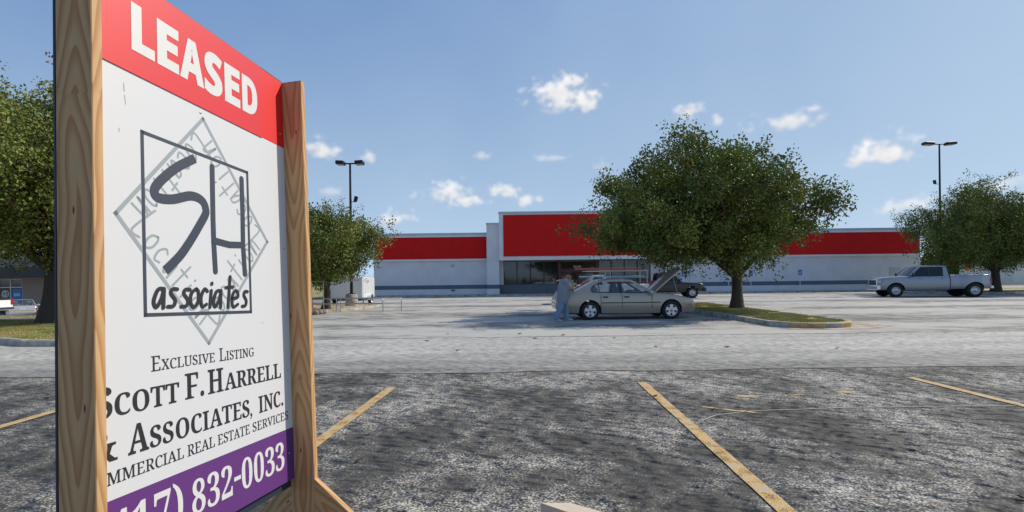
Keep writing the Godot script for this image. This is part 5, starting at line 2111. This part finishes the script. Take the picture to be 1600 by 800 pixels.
func build_man() -> void:
	# faces +x, bent slightly forward over the open boot; feet apart, mid step
	var root := thing("person", "man in grey shirt, jeans and dark cap bending over the open boot", "person", Vector3(1.66, 0.0, -16.95), 0.16)
	root.scale = Vector3.ONE * 1.05
	var hipL := Vector3(0.0, 0.80, -0.09)
	var hipR := Vector3(0.0, 0.80, 0.09)
	var kneeL := Vector3(0.13, 0.44, -0.10)
	var ankL := Vector3(0.16, 0.075, -0.10)
	var kneeR := Vector3(-0.10, 0.43, 0.11)
	var ankR := Vector3(-0.25, 0.085, 0.12)
	var chest := Vector3(0.05, 1.14, 0.0)
	var neck := Vector3(0.11, 1.31, 0.0)
	var head := Vector3(0.19, 1.44, 0.0)
	var shL := Vector3(0.07, 1.24, -0.17)
	var shR := Vector3(0.07, 1.24, 0.17)
	var elL := Vector3(0.26, 1.06, -0.24)
	var wrL := Vector3(0.44, 1.10, -0.18)
	var elR := Vector3(0.20, 1.03, 0.23)
	var wrR := Vector3(0.34, 1.14, 0.12)
	var skin := [[neck, head, 0.055, 0.06], [head + Vector3(-0.012, 0.01, 0), head + Vector3(0.018, -0.015, 0), 0.094, 0.080], [head + Vector3(0.02, -0.05, 0), head + Vector3(0.055, -0.07, 0), 0.06, 0.05],
		[shL, elL, 0.055, 0.045], [elL, wrL, 0.046, 0.032], [shR, elR, 0.055, 0.045], [elR, wrR, 0.046, 0.032], [chest, neck, 0.13, 0.06], [hipL, chest, 0.13, 0.15], [hipR, chest, 0.13, 0.15],
		[hipL, kneeL, 0.085, 0.06], [kneeL, ankL, 0.058, 0.042], [hipR, kneeR, 0.085, 0.06], [kneeR, ankR, 0.058, 0.042]]
	var st := nets(skin, 0.02, 0.03)
	st.generate_normals()
	var bm := ArrayMesh.new()
	# hands: palm, four fingers, thumb; nose and ears
	var hs := new_st()
	for hnd in [[wrL, (wrL - elL).normalized(), -1.0], [wrR, (wrR - elR).normalized(), 1.0]]:
		var o: Vector3 = hnd[0]
		var dir: Vector3 = hnd[1]
		var sd := dir.cross(Vector3.UP).normalized()
		var dn := sd.cross(dir).normalized() * -1.0
		tube(hs, [o, o + dir * 0.045, o + dir * 0.085], [0.028, 0.036, 0.032], 8, true, 0)
		for k in 4:
			var s0 := o + dir * 0.08 + sd * (k - 1.5) * 0.019
			var ln: float = [0.066, 0.078, 0.072, 0.056][k]
			tube(hs, [s0, s0 + dir * ln * 0.5 + dn * 0.008, s0 + dir * ln * 0.8 + dn * 0.03], [0.0095, 0.0085, 0.007], 6, true, 0)
		var th: Vector3 = o + dir * 0.03 + sd * hnd[2] * 0.03
		tube(hs, [th, th + dir * 0.03 + sd * hnd[2] * 0.02, th + dir * 0.055 + sd * hnd[2] * 0.018 + dn * 0.015], [0.012, 0.010, 0.008], 6, true, 0)
	tube(hs, [head + Vector3(0.090, 0.015, 0), head + Vector3(0.118, -0.022, 0), head + Vector3(0.098, -0.034, 0)], [0.010, 0.016, 0.012], 6, true, 0)
	for z in [-1.0, 1.0]:
		tube(hs, [head + Vector3(-0.01, 0.03, z * 0.088), head + Vector3(-0.02, 0.0, z * 0.100), head + Vector3(-0.01, -0.03, z * 0.086)], [0.008, 0.016, 0.008], 6, true, 0)
	hs.generate_normals()
	var tool := SurfaceTool.new()
	tool.begin(Mesh.PRIMITIVE_TRIANGLES)
	tool.append_from(st.commit(), 0, Transform3D.IDENTITY)
	hs.index()
	tool.append_from(hs.commit(), 0, Transform3D.IDENTITY)
	mesh_node("body", tool.commit(), M.skin, root)
	# eyes and mouth
	var ey := new_st()
	for z in [-0.034, 0.034]:
		lathe(ey, head + Vector3(0.086, 0.012, z), Vector3(1, 0, 0), [[0.0, 0.012], [0.008, 0.008], [0.010, 0.0]], 8)
	span(ey, head + Vector3(0.094, -0.066, -0.024), head + Vector3(0.108, -0.060, 0.024))
	obj("face_features", ey, M.hair, root)
	var shirt := [[Vector3(0.0, 0.66, -0.07), Vector3(0.05, 1.0, -0.06), 0.165, 0.185], [Vector3(0.0, 0.66, 0.07), Vector3(0.05, 1.0, 0.06), 0.165, 0.185], [Vector3(0.08, 0.86, 0.0), Vector3(0.09, 1.0, 0.0), 0.19, 0.19], [Vector3(0.04, 1.0, 0), chest, 0.19, 0.175], [chest, neck - Vector3(0, 0.05, 0), 0.15, 0.085], [shL, shR, 0.085, 0.085], [shL, shL.lerp(elL, 0.75), 0.088, 0.080], [shR, shR.lerp(elR, 0.75), 0.088, 0.080]]
	st = nets(shirt, 0.02, 0.05)
	mesh_node("shirt", finish(st), M.shirt, root)
	var jeans := [[hipL, kneeL, 0.125, 0.098], [kneeL, ankL + Vector3(0, 0.02, 0), 0.095, 0.082], [hipR, kneeR, 0.125, 0.098], [kneeR, ankR + Vector3(0, 0.02, 0), 0.095, 0.082], [hipL, hipR, 0.14, 0.14]]
	st = nets(jeans, 0.02, 0.03)
	mesh_node("jeans", finish(st), M.jeans, root)
	for a in [[ankL, 0.0], [ankR, 0.25]]:
		var c: Vector3 = a[0]
		st = nets([[Vector3(c.x - 0.05, 0.045, c.z), Vector3(c.x + 0.10, 0.042, c.z), 0.045, 0.042], [Vector3(c.x + 0.10, 0.042, c.z), Vector3(c.x + 0.17, 0.036, c.z), 0.042, 0.034], [Vector3(c.x, 0.05, c.z), Vector3(c.x, 0.10, c.z), 0.05, 0.05]], 0.012, 0.02)
		mesh_node("shoe", finish(st), M.shoe, root)
	st = nets([[head + Vector3(-0.015, 0.055, 0), head + Vector3(0.01, 0.050, 0), 0.090, 0.086], [head + Vector3(-0.045, 0.0, 0), head + Vector3(-0.03, 0.04, 0), 0.068, 0.080]], 0.014, 0.02)
	mesh_node("hair", finish(st), M.hair, root)
	var cap := new_st()
	lathe(cap, head + Vector3(0.0, 0.055, 0), Vector3(-0.12, 0.99, 0).normalized(), [[0.0, 0.108], [0.035, 0.104], [0.07, 0.080], [0.092, 0.040], [0.098, 0.0]], 18)
	slab(cap, PackedVector2Array([Vector2(0.06, -0.085), Vector2(0.15, -0.06), Vector2(0.175, 0.0), Vector2(0.15, 0.06), Vector2(0.06, 0.085)]), head + Vector3(0, 0.058, 0), Vector3(0.985, -0.17, 0), Vector3(0, 0, 1), Vector3(0.17, 0.985, 0), 0.0, 0.008)
	obj("cap", cap, M.cap_cloth, root)
	# what he holds
	var hold := thing("bottle", "bright green bottle held up in the man's hand", "bottle", Vector3(2.03, 1.13, -17.14))
	st = new_st()
	lathe(st, Vector3.ZERO, Vector3.UP, [[0.0, 0.0], [0.0, 0.038], [0.13, 0.038], [0.17, 0.016], [0.20, 0.016], [0.20, 0.0]], 14)
	obj("bottle_body", st, M.green_plastic, hold)
	st = new_st()
	lathe(st, Vector3(0, 0.201, 0), Vector3.UP, [[0.0, 0.0], [0.0, 0.018], [0.025, 0.018], [0.025, 0.0]], 12)
	obj("bottle_cap", st, M.paper, hold)
	for q in [[Vector3(2.02, 0.60, -18.0), "crumpled white bag lying inside the open boot", 0.30], [Vector3(1.98, 0.60, -18.45), "folded white paper in the far side of the boot", 0.22]]:
		st = nets([[Vector3(-0.1, q[2] * 0.4, -0.12), Vector3(0.08, q[2] * 0.7, 0.05), 0.10, 0.12], [Vector3(0.0, q[2] * 0.4, 0.1), Vector3(0.05, q[2] * 0.9, -0.05), 0.11, 0.07]], 0.03, 0.04)
		var o := mesh_node("bag", finish(st), M.paper, self)
		o.position = q[0]
		tag(o, q[1], "bag")

func _ready() -> void:
	set_view()
	make_materials()
	build_ground()
	build_store()
	build_strip_shop()
	build_trees()
	build_sign()
	build_vehicles()
	build_furniture()
	build_man()
